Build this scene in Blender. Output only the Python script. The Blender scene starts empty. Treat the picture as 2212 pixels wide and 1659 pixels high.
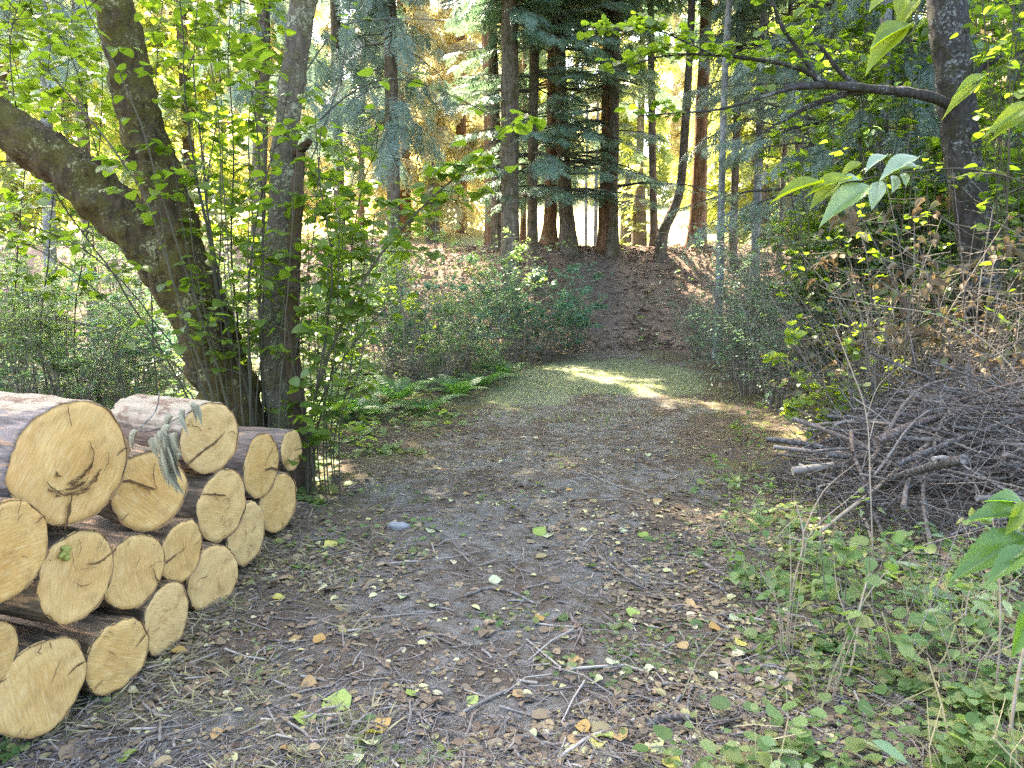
import bpy, math, random
import numpy as np
from mathutils import Vector, Matrix

SC = bpy.context.scene
COL = SC.collection
rng = np.random.default_rng(7)
random.seed(7)
R = math.radians

# ------------------------------------------------------------------ camera
F = 1609.0; CX, CY = 1106.0, 829.5; HORIZON = 590.0; CAMZ = 1.5
PITCH = math.atan((CY - HORIZON) / F)
cam_d = bpy.data.cameras.new("camera"); cam = bpy.data.objects.new("camera", cam_d); COL.objects.link(cam)
cam_d.sensor_width = 36.0; cam_d.lens = 36.0 * F / 2212.0
cam_d.clip_start = 0.05; cam_d.clip_end = 600
cam.location = (0, 0, CAMZ); cam.rotation_euler = (R(90) - PITCH, 0, 0)
SC.camera = cam
# ------------------------------------------------------------------ sky, sun, exposure
SUN_EL, SUN_AZ = R(52), R(-26)          # azimuth from +Y (straight ahead), negative = to the left
sun_dir = Vector((math.sin(SUN_AZ) * math.cos(SUN_EL), math.cos(SUN_AZ) * math.cos(SUN_EL), math.sin(SUN_EL)))
w = bpy.data.worlds.new("World"); SC.world = w; w.use_nodes = True
nt = w.node_tree; bg = nt.nodes["Background"]
sky = nt.nodes.new("ShaderNodeTexSky"); sky.sky_type = 'NISHITA'; sky.sun_disc = False
sky.sun_elevation = SUN_EL; sky.sun_rotation = SUN_AZ
sky.dust_density = 4.0; sky.ozone_density = 0.6
nt.links.new(sky.outputs[0], bg.inputs[0]); bg.inputs[1].default_value = 0.15
sd = bpy.data.lights.new("sun", 'SUN'); sd.energy = 4.0; sd.angle = R(0.5); sd.color = (1.0, 0.90, 0.72)
so = bpy.data.objects.new("sun", sd); COL.objects.link(so)
so.rotation_euler = sun_dir.to_track_quat('Z', 'Y').to_euler()
SC.view_settings.view_transform = 'Standard'; SC.view_settings.look = 'None'
SC.view_settings.gamma = 1.0; SC.view_settings.use_curve_mapping = False
SC.view_settings.exposure = 3.45
SC.cycles.max_bounces = 7; SC.cycles.diffuse_bounces = 4; SC.cycles.glossy_bounces = 2
SC.cycles.transmission_bounces = 4; SC.cycles.transparent_max_bounces = 4
SC.cycles.caustics_reflective = False; SC.cycles.caustics_refractive = False
SC.cycles.use_denoising = False; SC.cycles.use_adaptive_sampling = False; SC.cycles.sampling_pattern = 'BLUE_NOISE'
SC.cycles.sample_clamp_indirect = 6.0

# ------------------------------------------------------------------ noise + terrain
def _hash(i, j, k):
    n = (i * 374761393 + j * 668265263 + k * 2147483647 * 31 + 1013904223) & 0xffffffff
    n = ((n ^ (n >> 13)) * 1274126177) & 0xffffffff
    return ((n ^ (n >> 16)) & 0xffff) / 65535.0
def vnoise(x, y, z=0.0, seed=0):
    x, y, z = np.broadcast_arrays(np.asarray(x, float), np.asarray(y, float), np.asarray(z, float))
    i, j, k = np.floor(x).astype(np.int64), np.floor(y).astype(np.int64), np.floor(z).astype(np.int64)
    fx, fy, fz = x - i, y - j, z - k
    fx, fy, fz = [f * f * (3 - 2 * f) for f in (fx, fy, fz)]
    k = k + seed * 57
    r = 0
    for a in (0, 1):
        for b in (0, 1):
            for c in (0, 1):
                r = r + _hash(i + a, j + b, k + c) * (fx if a else 1 - fx) * (fy if b else 1 - fy) * (fz if c else 1 - fz)
    return r * 2 - 1
def fbm(x, y, z=0.0, seed=0, o=3):
    r, a = 0, 1.0
    for q in range(o):
        r = r + a * vnoise(np.asarray(x) * 2 ** q, np.asarray(y) * 2 ** q, np.asarray(z) * 2 ** q, seed + q); a *= 0.5
    return r
def sstep(a, b, x):
    t = np.clip((x - a) / (b - a), 0, 1); return t * t * (3 - 2 * t)
ER_Y = [0, 2.26, 2.98, 3.65, 5.2, 8, 11, 14, 15.5, 19, 24]; ER_X = [.6, .7, .84, .9, 1.47, 2.3, 2.9, 2.9, 2.7, 2.6, 2.6]
EL_Y = [0, 2.4, 5, 6, 7, 8.5, 12, 15, 19, 24];              EL_X = [-1.5, -1.35, -1.25, -1.0, -.9, -.55, .3, 1.1, 1.3, 1.3]
def edge_r(y): return np.interp(y, ER_Y, ER_X)
def edge_l(y): return np.interp(y, EL_Y, EL_X)
def path_mask(x, y):
    n = fbm(x * 1.3, y * 1.3, seed=3) * 0.35
    return sstep(-.25, .35, x - edge_l(y) + n) * sstep(-.25, .35, edge_r(y) - x + n)
def H(x, y):
    x = np.asarray(x, float); y = np.asarray(y, float)
    y0 = 14.6 + 0.5 * vnoise(x * .35, 3.3, seed=9) + 0.6 * sstep(0, -6, x)
    h = (2.15 + 0.25 * vnoise(x * .3, 7.7, seed=5) * sstep(1, 4, np.abs(x - 2))) * sstep(0, 1, (y - y0) / 4.3)
    h = h + 0.145 * np.clip(y - 22, 0, 32) * sstep(22, 28, y) + 0.03 * np.clip(y - 54, 0, 100)
    h = h + 0.05 * vnoise(x * .45, y * .45, seed=1) * sstep(1.5, 5, y) + 0.016 * fbm(x * 2.3, y * 2.3, seed=2)
    h = h + 0.009 * fbm(x * 9, y * 9, seed=4, o=2)
    h = h + 0.16 * sstep(.2, 1.8, x - edge_r(y)) * sstep(14, 9, y) + 0.10 * sstep(.2, 1.8, edge_l(y) - x) * sstep(14, 9, y) * sstep(5, 6.5, y)
    h = h + 0.10 * fbm(x * 1.1, y * 1.1, seed=6) * sstep(14.5, 16, y) * (1 - .8 * path_mask(x, y))
    return h
def ray(px, py):
    c, s = math.cos(PITCH), math.sin(PITCH)
    u, v = (px - CX) / F, (CY - py) / F
    return np.array((u, c + v * s, -s + v * c))
def at(px, py, Y):
    d = ray(px, py); return np.array((0, 0, CAMZ)) + d * (Y / d[1])
def gx(px, Y):                     # ground point under image column px at distance Y
    x = (px - CX) / F * (Y * math.cos(PITCH) + CAMZ * math.sin(PITCH))
    return np.array((x, Y, float(H(x, Y))))
def pxw(pix, Y): return pix * Y / F

# ------------------------------------------------------------------ mesh buffer
class MB:
    def __init__(s): s.V = []; s.L = []; s.C = []; s.M = []; s.n = 0
    def add(s, V, Fc, mat=0):
        V = np.asarray(V, float).reshape(-1, 3); Fc = np.asarray(Fc, np.int64)
        s.V.append(V); s.L.append((Fc + s.n).ravel()); s.C.append(np.full(len(Fc), Fc.shape[1])); s.M.append(np.full(len(Fc), mat)); s.n += len(V)
        return s
    def merge(s, o, mat):
        for V, L, C in zip(o.V, o.L, o.C): s.V.append(V); s.L.append(L + s.n); s.C.append(C); s.M.append(np.full(len(C), mat))
        s.n += o.n; return s
    def build(s, name, mats, parent=None, smooth=True, loc=None):
        me = bpy.data.meshes.new(name)
        V = np.concatenate(s.V) if s.V else np.zeros((0, 3)); L = np.concatenate(s.L); C = np.concatenate(s.C); M = np.concatenate(s.M)
        me.vertices.add(len(V)); me.vertices.foreach_set("co", V.astype(np.float32).ravel())
        me.loops.add(len(L)); me.loops.foreach_set("vertex_index", L.astype(np.int32))
        me.polygons.add(len(C)); st = np.concatenate(([0], np.cumsum(C)[:-1]))
        me.polygons.foreach_set("loop_start", st.astype(np.int32))
        if not isinstance(mats, (list, tuple)): mats = [mats]
        for m in mats: me.materials.append(m)
        me.polygons.foreach_set("material_index", M.astype(np.int32))
        me.polygons.foreach_set("use_smooth", np.full(len(C), smooth))
        me.update(calc_edges=True)
        o = bpy.data.objects.new(name, me); COL.objects.link(o)
        if parent is not None: o.parent = parent
        if loc is not None: o.location = loc
        return o
def catmull(P, n):
    P = np.asarray(P, float)
    if len(P) == 2: return P[0] + (P[1] - P[0]) * np.linspace(0, 1, n)[:, None]
    t = np.linspace(0, len(P) - 1, n); i = np.clip(t.astype(int), 0, len(P) - 2); f = (t - i)[:, None]
    p0 = P[np.maximum(i - 1, 0)]; p1 = P[i]; p2 = P[i + 1]; p3 = P[np.minimum(i + 2, len(P) - 1)]
    return 0.5 * (2 * p1 + (p2 - p0) * f + (2 * p0 - 5 * p1 + 4 * p2 - p3) * f ** 2 + (3 * p1 - p0 - 3 * p2 + p3) * f ** 3)
def norm(v): return v / (np.linalg.norm(v, axis=-1, keepdims=True) + 1e-9)
def tube(mb, P, rad, sides=8, mat=0, rough=0.0, seed=0, freq=6.0, cap=False, ridge=0.0):
    P = np.asarray(P, float); n = len(P)
    rad = np.interp(np.linspace(0, 1, n), np.linspace(0, 1, len(np.atleast_1d(rad))), np.atleast_1d(rad))
    T = norm(np.gradient(P, axis=0))
    a = np.array((1., 0, 0)) if abs(T[0][0]) < .8 else np.array((0, 1., 0))
    U = np.zeros_like(P); u = a - T[0] * a.dot(T[0])
    for i in range(n):
        u = u - T[i] * u.dot(T[i]); u = u / np.linalg.norm(u); U[i] = u
    W = np.cross(T, U)
    th = np.linspace(0, 2 * math.pi, sides, endpoint=False)
    D = U[:, None, :] * np.cos(th)[None, :, None] + W[:, None, :] * np.sin(th)[None, :, None]
    rr = np.repeat(rad[:, None], sides, 1)
    if rough or ridge:
        Q = P[:, None, :] + D * rad[:, None, None]
        if rough: rr = rr * (1 + rough * fbm(Q[..., 0] * freq, Q[..., 1] * freq, Q[..., 2] * freq, seed, 3))
        if ridge:
            k = np.abs(vnoise(np.cos(th)[None, :] * 3.5 + 0 * rr, np.sin(th)[None, :] * 3.5 + 0 * rr, Q[..., 2] * 1.3, seed + 5))
            rr = rr * (1 - ridge + ridge * 2 * np.sqrt(k))
    V = (P[:, None, :] + D * rr[..., None]).reshape(-1, 3)
    i = np.arange(n - 1)[:, None] * sides; j = np.arange(sides)[None, :]; j2 = (j + 1) % sides
    Fc = np.stack([i + j, i + j2, i + sides + j2, i + sides + j], -1).reshape(-1, 4)
    mb.add(V, Fc, mat)
    if cap:
        mb.add(np.vstack([V[-sides:], P[-1]]), [[q, (q + 1) % sides, sides] for q in range(sides)], mat)
        mb.add(np.vstack([V[:sides], P[0]]), [[(q + 1) % sides, q, sides] for q in range(sides)], mat)
    return mb
def rods(mb, A, B, r0, r1, mat=0, bend=0.0, sides=3):
    """many thin twigs at once, each a bent prism of two segments"""
    A = np.asarray(A, float); B = np.asarray(B, float); n = len(A)
    r0 = np.broadcast_to(r0, (n,)); r1 = np.broadcast_to(r1, (n,))
    d = norm(B - A); ref = np.where(np.abs(d[:, 2:3]) < .9, np.array([[0, 0, 1.]]), np.array([[1., 0, 0]]))
    u = norm(np.cross(d, ref)); v = np.cross(d, u)
    ln = np.linalg.norm(B - A, axis=1, keepdims=True)
    mid = (A + B) / 2 + (u * rng.normal(0, 1, (n, 1)) + v * rng.normal(0, .5, (n, 1))) * bend * ln
    th = np.linspace(0, 2 * math.pi, sides, endpoint=False)
    ring = lambda c, r: c[:, None, :] + (u[:, None, :] * np.cos(th)[None, :, None] + v[:, None, :] * np.sin(th)[None, :, None]) * r[:, None, None]
    V = np.concatenate([ring(A, r0), ring(mid, (r0 + r1) / 2), ring(B, r1)], 1)
    f = [[s * sides + j, s * sides + (j + 1) % sides, (s + 1) * sides + (j + 1) % sides, (s + 1) * sides + j] for s in (0, 1) for j in range(sides)]
    Fc = (np.arange(n)[:, None, None] * (3 * sides) + np.array(f)[None]).reshape(-1, 4)
    mb.add(V.reshape(-1, 3), Fc, mat)
    return mid
# leaf templates: x = along the leaf (0..1), y = across, z = up
def leaf_tpl(ws, fold=.12, droop=.18, ts=None):
    k = len(ws); ts = ts or np.linspace(0, 1, k)
    V, Fc = [], []
    for t, wd in zip(ts, ws):
        z = -droop * t * t
        V += [(t, -wd, z + fold * wd * 2), (t, 0, z), (t, wd, z + fold * wd * 2)]
    for i in range(k - 1):
        for s in (0, 1):
            a = i * 3 + s; Fc.append([a, a + 3, a + 4, a + 1])
    return np.array(V, float), np.array(Fc)
BROAD = leaf_tpl([.0, .30, .42, .43, .34, .17, .0], ts=[0, .08, .25, .45, .68, .88, 1.0])
ROUND = leaf_tpl([.0, .34, .46, .38, .0], ts=[0, .14, .45, .8, 1.0], droop=.1)
LANCE = leaf_tpl([.0, .16, .19, .12, .0], ts=[0, .2, .45, .75, 1.0])
SIMPLE = leaf_tpl([.02, .33, .02], ts=[0, .45, 1.0], droop=.15)
PINNA = leaf_tpl([.0, .075, .06, .0], ts=[0, .15, .6, 1.0], droop=.1)
FLAT = leaf_tpl([.0, .25, .32, .2, .0], ts=[0, .15, .45, .75, 1.0], fold=.15, droop=.12)
CURL = leaf_tpl([.0, .22, .32, .28, .0], ts=[0, .15, .4, .7, 1.0], fold=.75, droop=.55)
TOOTH = leaf_tpl([.0, .26, .22, .40, .33, .40, .28, .33, .2, .22, .08, .0], ts=[0, .1, .14, .28, .32, .46, .5, .64, .68, .82, .88, 1.0], droop=.22)
def spray_tpl(n=8, wdt=.030, ang=55, droop=.12, lng=.42):
    V, Fc = [], []
    def q(a, b, w_):
        a = np.array(a, float); b = np.array(b, float); d = b - a; p = np.array((-d[1], d[0], 0)); p = p / (np.linalg.norm(p) + 1e-9) * w_
        i = len(V); V.extend([a - p * .5, a + (b - a) * .6 - p, b, a + (b - a) * .6 + p]); Fc.append([i, i + 1, i + 2, i + 3])
    q((0, 0, 0), (1, 0, -droop), wdt * .8)
    for i in range(n):
        t = .08 + .86 * i / (n - 1)
        ln = lng * (1.05 - t) ** .8 + .08
        for s in (-1, 1):
            a = R(ang + rng.uniform(-9, 9)); tt = t + rng.uniform(-.03, .03)
            q((tt, 0, -droop * tt * tt), (tt + ln * math.cos(a), s * ln * math.sin(a), -droop * tt * tt - .22 * ln + rng.uniform(-.04, .04)), wdt)
    return np.array(V), np.array(Fc)
SPRAY = spray_tpl(10, .023, 52, .14, .40); SPRAY_FINE = spray_tpl(11, .020, 58, .2, .38); SPRAY_BIG = spray_tpl(6, .05, 50, .15, .45)
def scatter(mb, tpl, pos, dirv, up, size, mat=0):
    """copies of a leaf or spray: x axis along dirv, z axis near up"""
    V, Fc = tpl; n = len(pos)
    if n == 0: return
    x = norm(np.asarray(dirv, float)); y = norm(np.cross(np.asarray(up, float), x)); z = np.cross(x, y)
    size = np.broadcast_to(np.asarray(size, float), (n,))
    M = np.stack([x, y, z], 1) * size[:, None, None]
    P = np.einsum('vk,nkj->nvj', V, M) + np.asarray(pos, float)[:, None, :]
    idx = (np.arange(n)[:, None, None] * len(V) + Fc[None]).reshape(-1, Fc.shape[1])
    mb.add(P.reshape(-1, 3), idx, mat)
def rdir(n, zlo=-.4, zhi=.4):
    a = rng.uniform(0, 2 * math.pi, n); z = rng.uniform(zlo, zhi, n); r = np.sqrt(1 - z * z)
    return np.stack([r * np.cos(a), r * np.sin(a), z], 1)
def upish(n, s=.45):
    return norm(np.stack([rng.normal(0, s, n), rng.normal(0, s, n), np.ones(n)], 1))

# ------------------------------------------------------------------ objects, tags
ORD = ["", "first", "second", "third", "fourth", "fifth", "sixth", "seventh", "eighth", "ninth", "tenth", "eleventh", "twelfth", "thirteenth",
       "fourteenth", "fifteenth", "sixteenth", "seventeenth", "eighteenth", "nineteenth", "twentieth"]
def tag(o, label, cat, group=None, kind=None):
    if label: o["label"] = label
    if cat: o["category"] = cat
    if group: o["group"] = group
    if kind: o["kind"] = kind
    return o
def thing(name, label, cat, loc=(0, 0, 0), rz=0.0, group=None, scale=1.0):
    o = bpy.data.objects.new(name, None); o.empty_display_size = .2; COL.objects.link(o)
    o.location = tuple(loc); o.rotation_euler = (0, 0, rz); o.scale = (scale,) * 3 if np.isscalar(scale) else scale
    return tag(o, label, cat, group)
def dup(root, loc, rz=0.0, scale=1.0, label=None, group=None):
    r = root.copy(); COL.objects.link(r); r.location = tuple(loc); r.rotation_euler = (0, 0, rz)
    r.scale = (scale,) * 3 if np.isscalar(scale) else scale
    if label: r["label"] = label
    if group: r["group"] = group
    for ch in list(root.children):
        c = ch.copy(); COL.objects.link(c); c.parent = r
        for g in list(ch.children):
            d = g.copy(); COL.objects.link(d); d.parent = c
    return r
class Pool:
    """several prototypes of one kind; put() uses each prototype itself first, then copies"""
    def __init__(s, protos): s.p = protos; s.used = [False] * len(protos); s.i = 0
    def put(s, loc, rz, scale, label, group, which=None):
        k = (s.i if which is None else which) % len(s.p); s.i += 1
        if not s.used[k]:
            s.used[k] = True; o = s.p[k]; o.location = tuple(loc); o.rotation_euler = (0, 0, rz)
            o.scale = (scale,) * 3 if np.isscalar(scale) else scale; tag(o, label, None, group); return o
        return dup(s.p[k], loc, rz, scale, label, group)
    def clean(s):
        for k, u in enumerate(s.used):
            if not u:
                for c in list(s.p[k].children): bpy.data.objects.remove(c)
                bpy.data.objects.remove(s.p[k])

# ------------------------------------------------------------------ materials
class N:
    def __init__(s, name):
        s.m = bpy.data.materials.new(name); s.m.use_nodes = True; s.t = s.m.node_tree; s.t.nodes.clear()
        s.out = s.t.nodes.new("ShaderNodeOutputMaterial")
    def n(s, typ, ins=None, **kw):
        x = s.t.nodes.new(typ)
        for k, v in kw.items(): setattr(x, k, v)
        for k, v in (ins or {}).items():
            if hasattr(v, "is_output"): s.t.links.new(v, x.inputs[k])
            else: x.inputs[k].default_value = v
        return x
    def obj(s): return s.n("ShaderNodeTexCoord").outputs["Object"]
    def pos(s): return s.n("ShaderNodeNewGeometry").outputs["Position"]
    def map(s, v, scale): return s.n("ShaderNodeMapping", {"Vector": v, "Scale": scale}).outputs[0]
    def noise(s, v, scale, detail=4, rough=.6, dist=0): return s.n("ShaderNodeTexNoise", {"Vector": v, "Scale": scale, "Detail": detail, "Roughness": rough, "Distortion": dist}).outputs[0]
    def vor(s, v, scale, feature='F1'): return s.n("ShaderNodeTexVoronoi", {"Vector": v, "Scale": scale}, feature=feature).outputs["Distance"]
    def ramp(s, f, stops):
        x = s.n("ShaderNodeValToRGB", {0: f}); e = x.color_ramp.elements
        while len(e) < len(stops): e.new(.5)
        for q, (p, c) in zip(e, stops): q.position = p; q.color = (*c, 1) if not np.isscalar(c) else (c, c, c, 1)
        return x.outputs[0]
    def mix(s, f, a, b):
        x = s.n("ShaderNodeMix", data_type='RGBA'); 
        for k, v in ((0, f), (6, a), (7, b)):
            if hasattr(v, "is_output"): s.t.links.new(v, x.inputs[k])
            else: x.inputs[k].default_value = v if k == 0 else (*v, 1)
        return x.outputs[2]
    def math(s, op, a, b=0.0, clamp=False):
        return s.n("ShaderNodeMath", {0: a, 1: b}, operation=op, use_clamp=clamp).outputs[0]
    def attr(s, name): return s.n("ShaderNodeAttribute", attribute_name=name).outputs["Fac"]
    def island(s): return s.n("ShaderNodeNewGeometry").outputs["Random Per Island"]
    def orand(s): return s.n("ShaderNodeObjectInfo").outputs["Random"]
    def bump(s, h, strength=.5, dist=.02): return s.n("ShaderNodeBump", {"Height": h, "Strength": strength, "Distance": dist}).outputs[0]
    def surf(s, col, rough=.8, normal=None, spec=.3):
        b = s.n("ShaderNodeBsdfPrincipled", {"Base Color": col if hasattr(col, "is_output") else (*col, 1), "Roughness": rough, "Specular IOR Level": spec})
        if normal is not None: s.t.links.new(normal, b.inputs["Normal"])
        return b.outputs[0]
    def done(s, sh): s.t.links.new(sh, s.out.inputs[0]); return s.m
def leaf_mat(name, cols, trans=.45, tcol=None, rough=.40, spec=.5, tint=1.0):
    """cols: list of leaf colours picked per leaf; light also comes through the leaf"""
    s = N(name); k = len(cols)
    f = s.math('FRACT', s.math('ADD', s.island(), s.math('MULTIPLY', s.orand(), 3.7)))
    c = s.ramp(f, [(i / max(1, k - 1), cc) for i, cc in enumerate(cols)])
    sh = s.surf(c, rough, None, spec)
    if trans:
        tc = s.mix(.55, c, tcol) if tcol else c
        tc = s.n("ShaderNodeHueSaturation", {"Saturation": 1.1, "Value": 2.0 * tint, "Color": tc}).outputs[0]
        tr = s.n("ShaderNodeBsdfTranslucent", {"Color": tc}).outputs[0]
        sh = s.n("ShaderNodeMixShader", {0: trans, 1: sh, 2: tr}).outputs[0]
    return s.done(sh)
M = {}
M['hazel_leaf'] = leaf_mat("hazel leaf", [(.055, .09, .016), (.08, .125, .022), (.115, .165, .03), (.07, .11, .022), (.135, .185, .035)], .5, (.19, .27, .03))
M['small_leaf'] = leaf_mat("small shrub leaf", [(.10, .165, .075), (.15, .23, .105), (.21, .30, .15), (.08, .135, .065), (.26, .32, .12), (.33, .37, .24)], .5, (.20, .28, .05))
M['blue_leaf'] = leaf_mat("bluish shrub leaf", [(.08, .16, .10), (.11, .21, .14), (.15, .26, .17), (.09, .19, .11)], .35, (.12, .24, .06))
M['feather_leaf'] = leaf_mat("feathery green", [(.12, .20, .12), (.17, .26, .16), (.22, .31, .20)], .4, (.14, .22, .06))
M['fern'] = leaf_mat("fern frond", [(.07, .13, .04), (.10, .18, .06), (.13, .22, .08)], .45, (.14, .28, .03))
M['brown_leaf'] = leaf_mat("withered brown leaf", [(.095, .066, .038), (.14, .10, .058), (.06, .045, .03), (.20, .155, .10), (.10, .09, .05), (.12, .13, .05)], .16, (.18, .12, .05), .7, .1)
M['dry_leaf'] = leaf_mat("dry grey green leaf", [(.26, .25, .17), (.34, .32, .23), (.19, .18, .12)], .2, None, .7, .1)
M['yellow_leaf'] = leaf_mat("yellow green sapling leaf", [(.12, .20, .03), (.20, .27, .04), (.28, .32, .08), (.14, .24, .05)], .45, (.28, .34, .03))
M['needle'] = leaf_mat("fir needles", [(.13, .205, .145), (.17, .255, .19), (.215, .315, .24), (.14, .22, .155)], .36, (.12, .17, .06))
M['needle_blue'] = leaf_mat("blue grey spruce needles", [(.14, .195, .165), (.18, .245, .21), (.23, .30, .26), (.15, .21, .175)], .32, (.12, .17, .08))
M['needle_gold'] = leaf_mat("sunlit golden needles", [(.28, .25, .15), (.36, .32, .19), (.24, .24, .13), (.36, .30, .19), (.20, .21, .11)], .62, (.42, .38, .22))  # gold of dead needles and lichen, with backlit glow put into the colour
M['needle_lime'] = leaf_mat("sunlit lime needles", [(.20, .24, .11), (.28, .31, .14), (.22, .26, .11)], .6, (.30, .30, .04))  # paler, yellower needles: sunlight on the far trees is put into the colour
M['cover_leaf'] = leaf_mat("creeping plant leaf", [(.07, .125, .035), (.11, .175, .055), (.16, .22, .075), (.21, .25, .09), (.08, .13, .045), (.19, .20, .06), (.24, .22, .10)], .4, (.20, .28, .05), .55, .25)
M['near_leaf'] = leaf_mat("large near leaf", [(.07, .125, .035), (.10, .16, .05)], .5, (.18, .32, .03), .35, .5)
M['lime_leaf'] = leaf_mat("large yellow green leaf", [(.11, .17, .02), (.17, .21, .03)], .45, (.26, .30, .03), .45, .35)
M['pale_leaf'] = leaf_mat("glossy pale leaf", [(.20, .26, .16), (.26, .31, .22), (.14, .22, .06)], .3, (.3, .38, .1), .3, .6)
for nm, c in (('fall_yellow', [(.42, .36, .08), (.50, .44, .14)]), ('fall_green', [(.20, .27, .05), (.28, .33, .09)]), ('fall_pale', [(.42, .43, .25), (.36, .38, .20)]),
              ('fall_tan', [(.36, .24, .10), (.30, .20, .09)]), ('fall_orange', [(.34, .20, .06), (.38, .25, .08)])):
    M[nm] = leaf_mat(nm.replace('fall_', 'fallen leaf '), c, .2, None, .6, .2, .6)
def litter_mat():
    s = N("leaf litter scraps"); f = s.island()
    c = s.ramp(f, [(0, (.13, .085, .05)), (.3, (.185, .138, .08)), (.55, (.07, .045, .03)), (.75, (.27, .195, .11)), (.88, (.17, .14, .05)), (.94, (.40, .38, .17)), (1, (.36, .30, .19))])
    return s.done(s.surf(c, .8))
M['litter'] = litter_mat()
def twig_mat(name, stops, pale=.6):
    s = N(name); f = s.math('FRACT', s.math('ADD', s.island(), s.math('MULTIPLY', s.orand(), 3.1)))
    c = s.ramp(f, stops)
    n = s.noise(s.obj(), 60, 3)
    c = s.mix(s.math('MULTIPLY', s.ramp(n, [(.45, 0.), (.75, 1.)]), pale), c, (.32, .31, .285))
    return s.done(s.surf(c, .85, s.bump(n, .4, .004)))
M['twig'] = twig_mat("dry twigs", [(0, (.15, .115, .085)), (.35, (.065, .047, .035)), (.6, (.21, .17, .13)), (.8, (.115, .095, .08)), (1, (.36, .30, .23))])
M['duff'] = twig_mat("red brown duff", [(0, (.22, .14, .09)), (.35, (.10, .062, .042)), (.6, (.33, .225, .155)), (.8, (.18, .12, .08)), (1, (.48, .37, .28))], .3)
M['stick'] = twig_mat("weathered sticks", [(0, (.075, .057, .043)), (.3, (.030, .022, .017)), (.55, (.125, .10, .078)), (.8, (.08, .047, .03)), (1, (.24, .21, .17))])
M['stem'] = twig_mat("shrub stems", [(0, (.07, .055, .04)), (.5, (.13, .10, .07)), (1, (.22, .18, .14))])
M['shoot'] = twig_mat("olive shoots", [(0, (.035, .033, .016)), (1, (.07, .06, .03))], .12)
M['cane'] = twig_mat("dead brown cane", [(0, (.24, .17, .10)), (1, (.30, .22, .14))])
M['straw'] = leaf_mat("dry grass", [(.34, .27, .14), (.42, .35, .20), (.24, .22, .09)], .2, None, .7, .1, .6)
M['grass'] = leaf_mat("short grass", [(.20, .24, .11), (.26, .29, .15), (.33, .33, .20), (.17, .22, .10), (.36, .34, .22)], .3, (.25, .27, .06), .6, .2)
def bark_mat(name, dark, light, scale=1.0, lichen=None, moss=None, lich_amt=.5, moss_amt=.5, bump=.8, vert=.18):
    s = N(name); p = s.pos(); q = s.map(p, (1, 1, vert))
    n1 = s.noise(q, 22 * scale, 6, .65, .6); v = s.vor(q, 30 * scale); big = s.noise(p, 3.5, 3)
    c = s.mix(s.ramp(n1, [(.3, 0.), (.72, 1.)]), dark, light)
    c = s.mix(s.math('MULTIPLY', s.ramp(v, [(0, 1.), (.45, 0.)]), .45), c, tuple(x * .45 for x in dark))
    h = s.math('ADD', n1, s.math('MULTIPLY', v, .7))
    if moss:
        mn = s.noise(p, 9, 5, .7); f = s.ramp(s.math('ADD', s.math('MULTIPLY', mn, .7), s.math('MULTIPLY', big, .4)), [(.62 - .22 * moss_amt, 0.), (.74 - .22 * moss_amt, 1.)])
        c = s.mix(s.math('MULTIPLY', f, .9), c, moss); h = s.math('ADD', h, s.math('MULTIPLY', s.noise(p, 90, 2), s.math('MULTIPLY', f, 1.0)))
    if lichen:
        ln = s.noise(p, 40, 5, .8, .4); f = s.ramp(s.math('ADD', s.math('MULTIPLY', ln, .75), s.math('MULTIPLY', s.noise(p, 5, 2), .35)), [(.68 - .22 * lich_amt, 0.), (.73 - .22 * lich_amt, 1.)])
        c = s.mix(s.math('MULTIPLY', f, .85), c, lichen); h = s.math('ADD', h, s.math('MULTIPLY', f, .25))
    return s.done(s.surf(c, .9, s.bump(h, bump, .035), .15))
M['bark_mossy'] = bark_mat("mossy alder bark", (.022, .015, .008), (.115, .08, .043), .8, (.29, .265, .12), (.105, .085, .02), .40, .50)
M['bark_lichen'] = bark_mat("pale lichen bark", (.055, .043, .03), (.19, .155, .11), .8, (.33, .32, .20), (.13, .12, .045), .55, .42)
M['bark_dark'] = bark_mat("dark speckled bark", (.018, .015, .013), (.075, .066, .058), .9, (.24, .245, .225), (.045, .045, .018), .40, .35)
M['bark_dead'] = bark_mat("dark dead bark", (.045, .03, .02), (.13, .09, .06), .8, None, (.08, .06, .02), 0, .5)
M['bark_fir'] = bark_mat("furrowed fir bark", (.08, .06, .045), (.29, .23, .175), .9, (.30, .30, .22), (.12, .11, .04), .22, .3, 1.0, .14)
M['bark_red'] = bark_mat("reddish cedar bark", (.14, .07, .036), (.42, .235, .13), .9, None, (.14, .12, .04), 0, .2, 1.0, .07)
M['bark_grey'] = bark_mat("grey lichen bark", (.10, .095, .09), (.26, .25, .24), .9, (.42, .42, .4), None, .6, 0, .6)
M['wood_twig'] = bark_mat("branch wood", (.06, .05, .04), (.16, .14, .12), 1.5, (.26, .27, .24), None, .5, 0)
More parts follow.
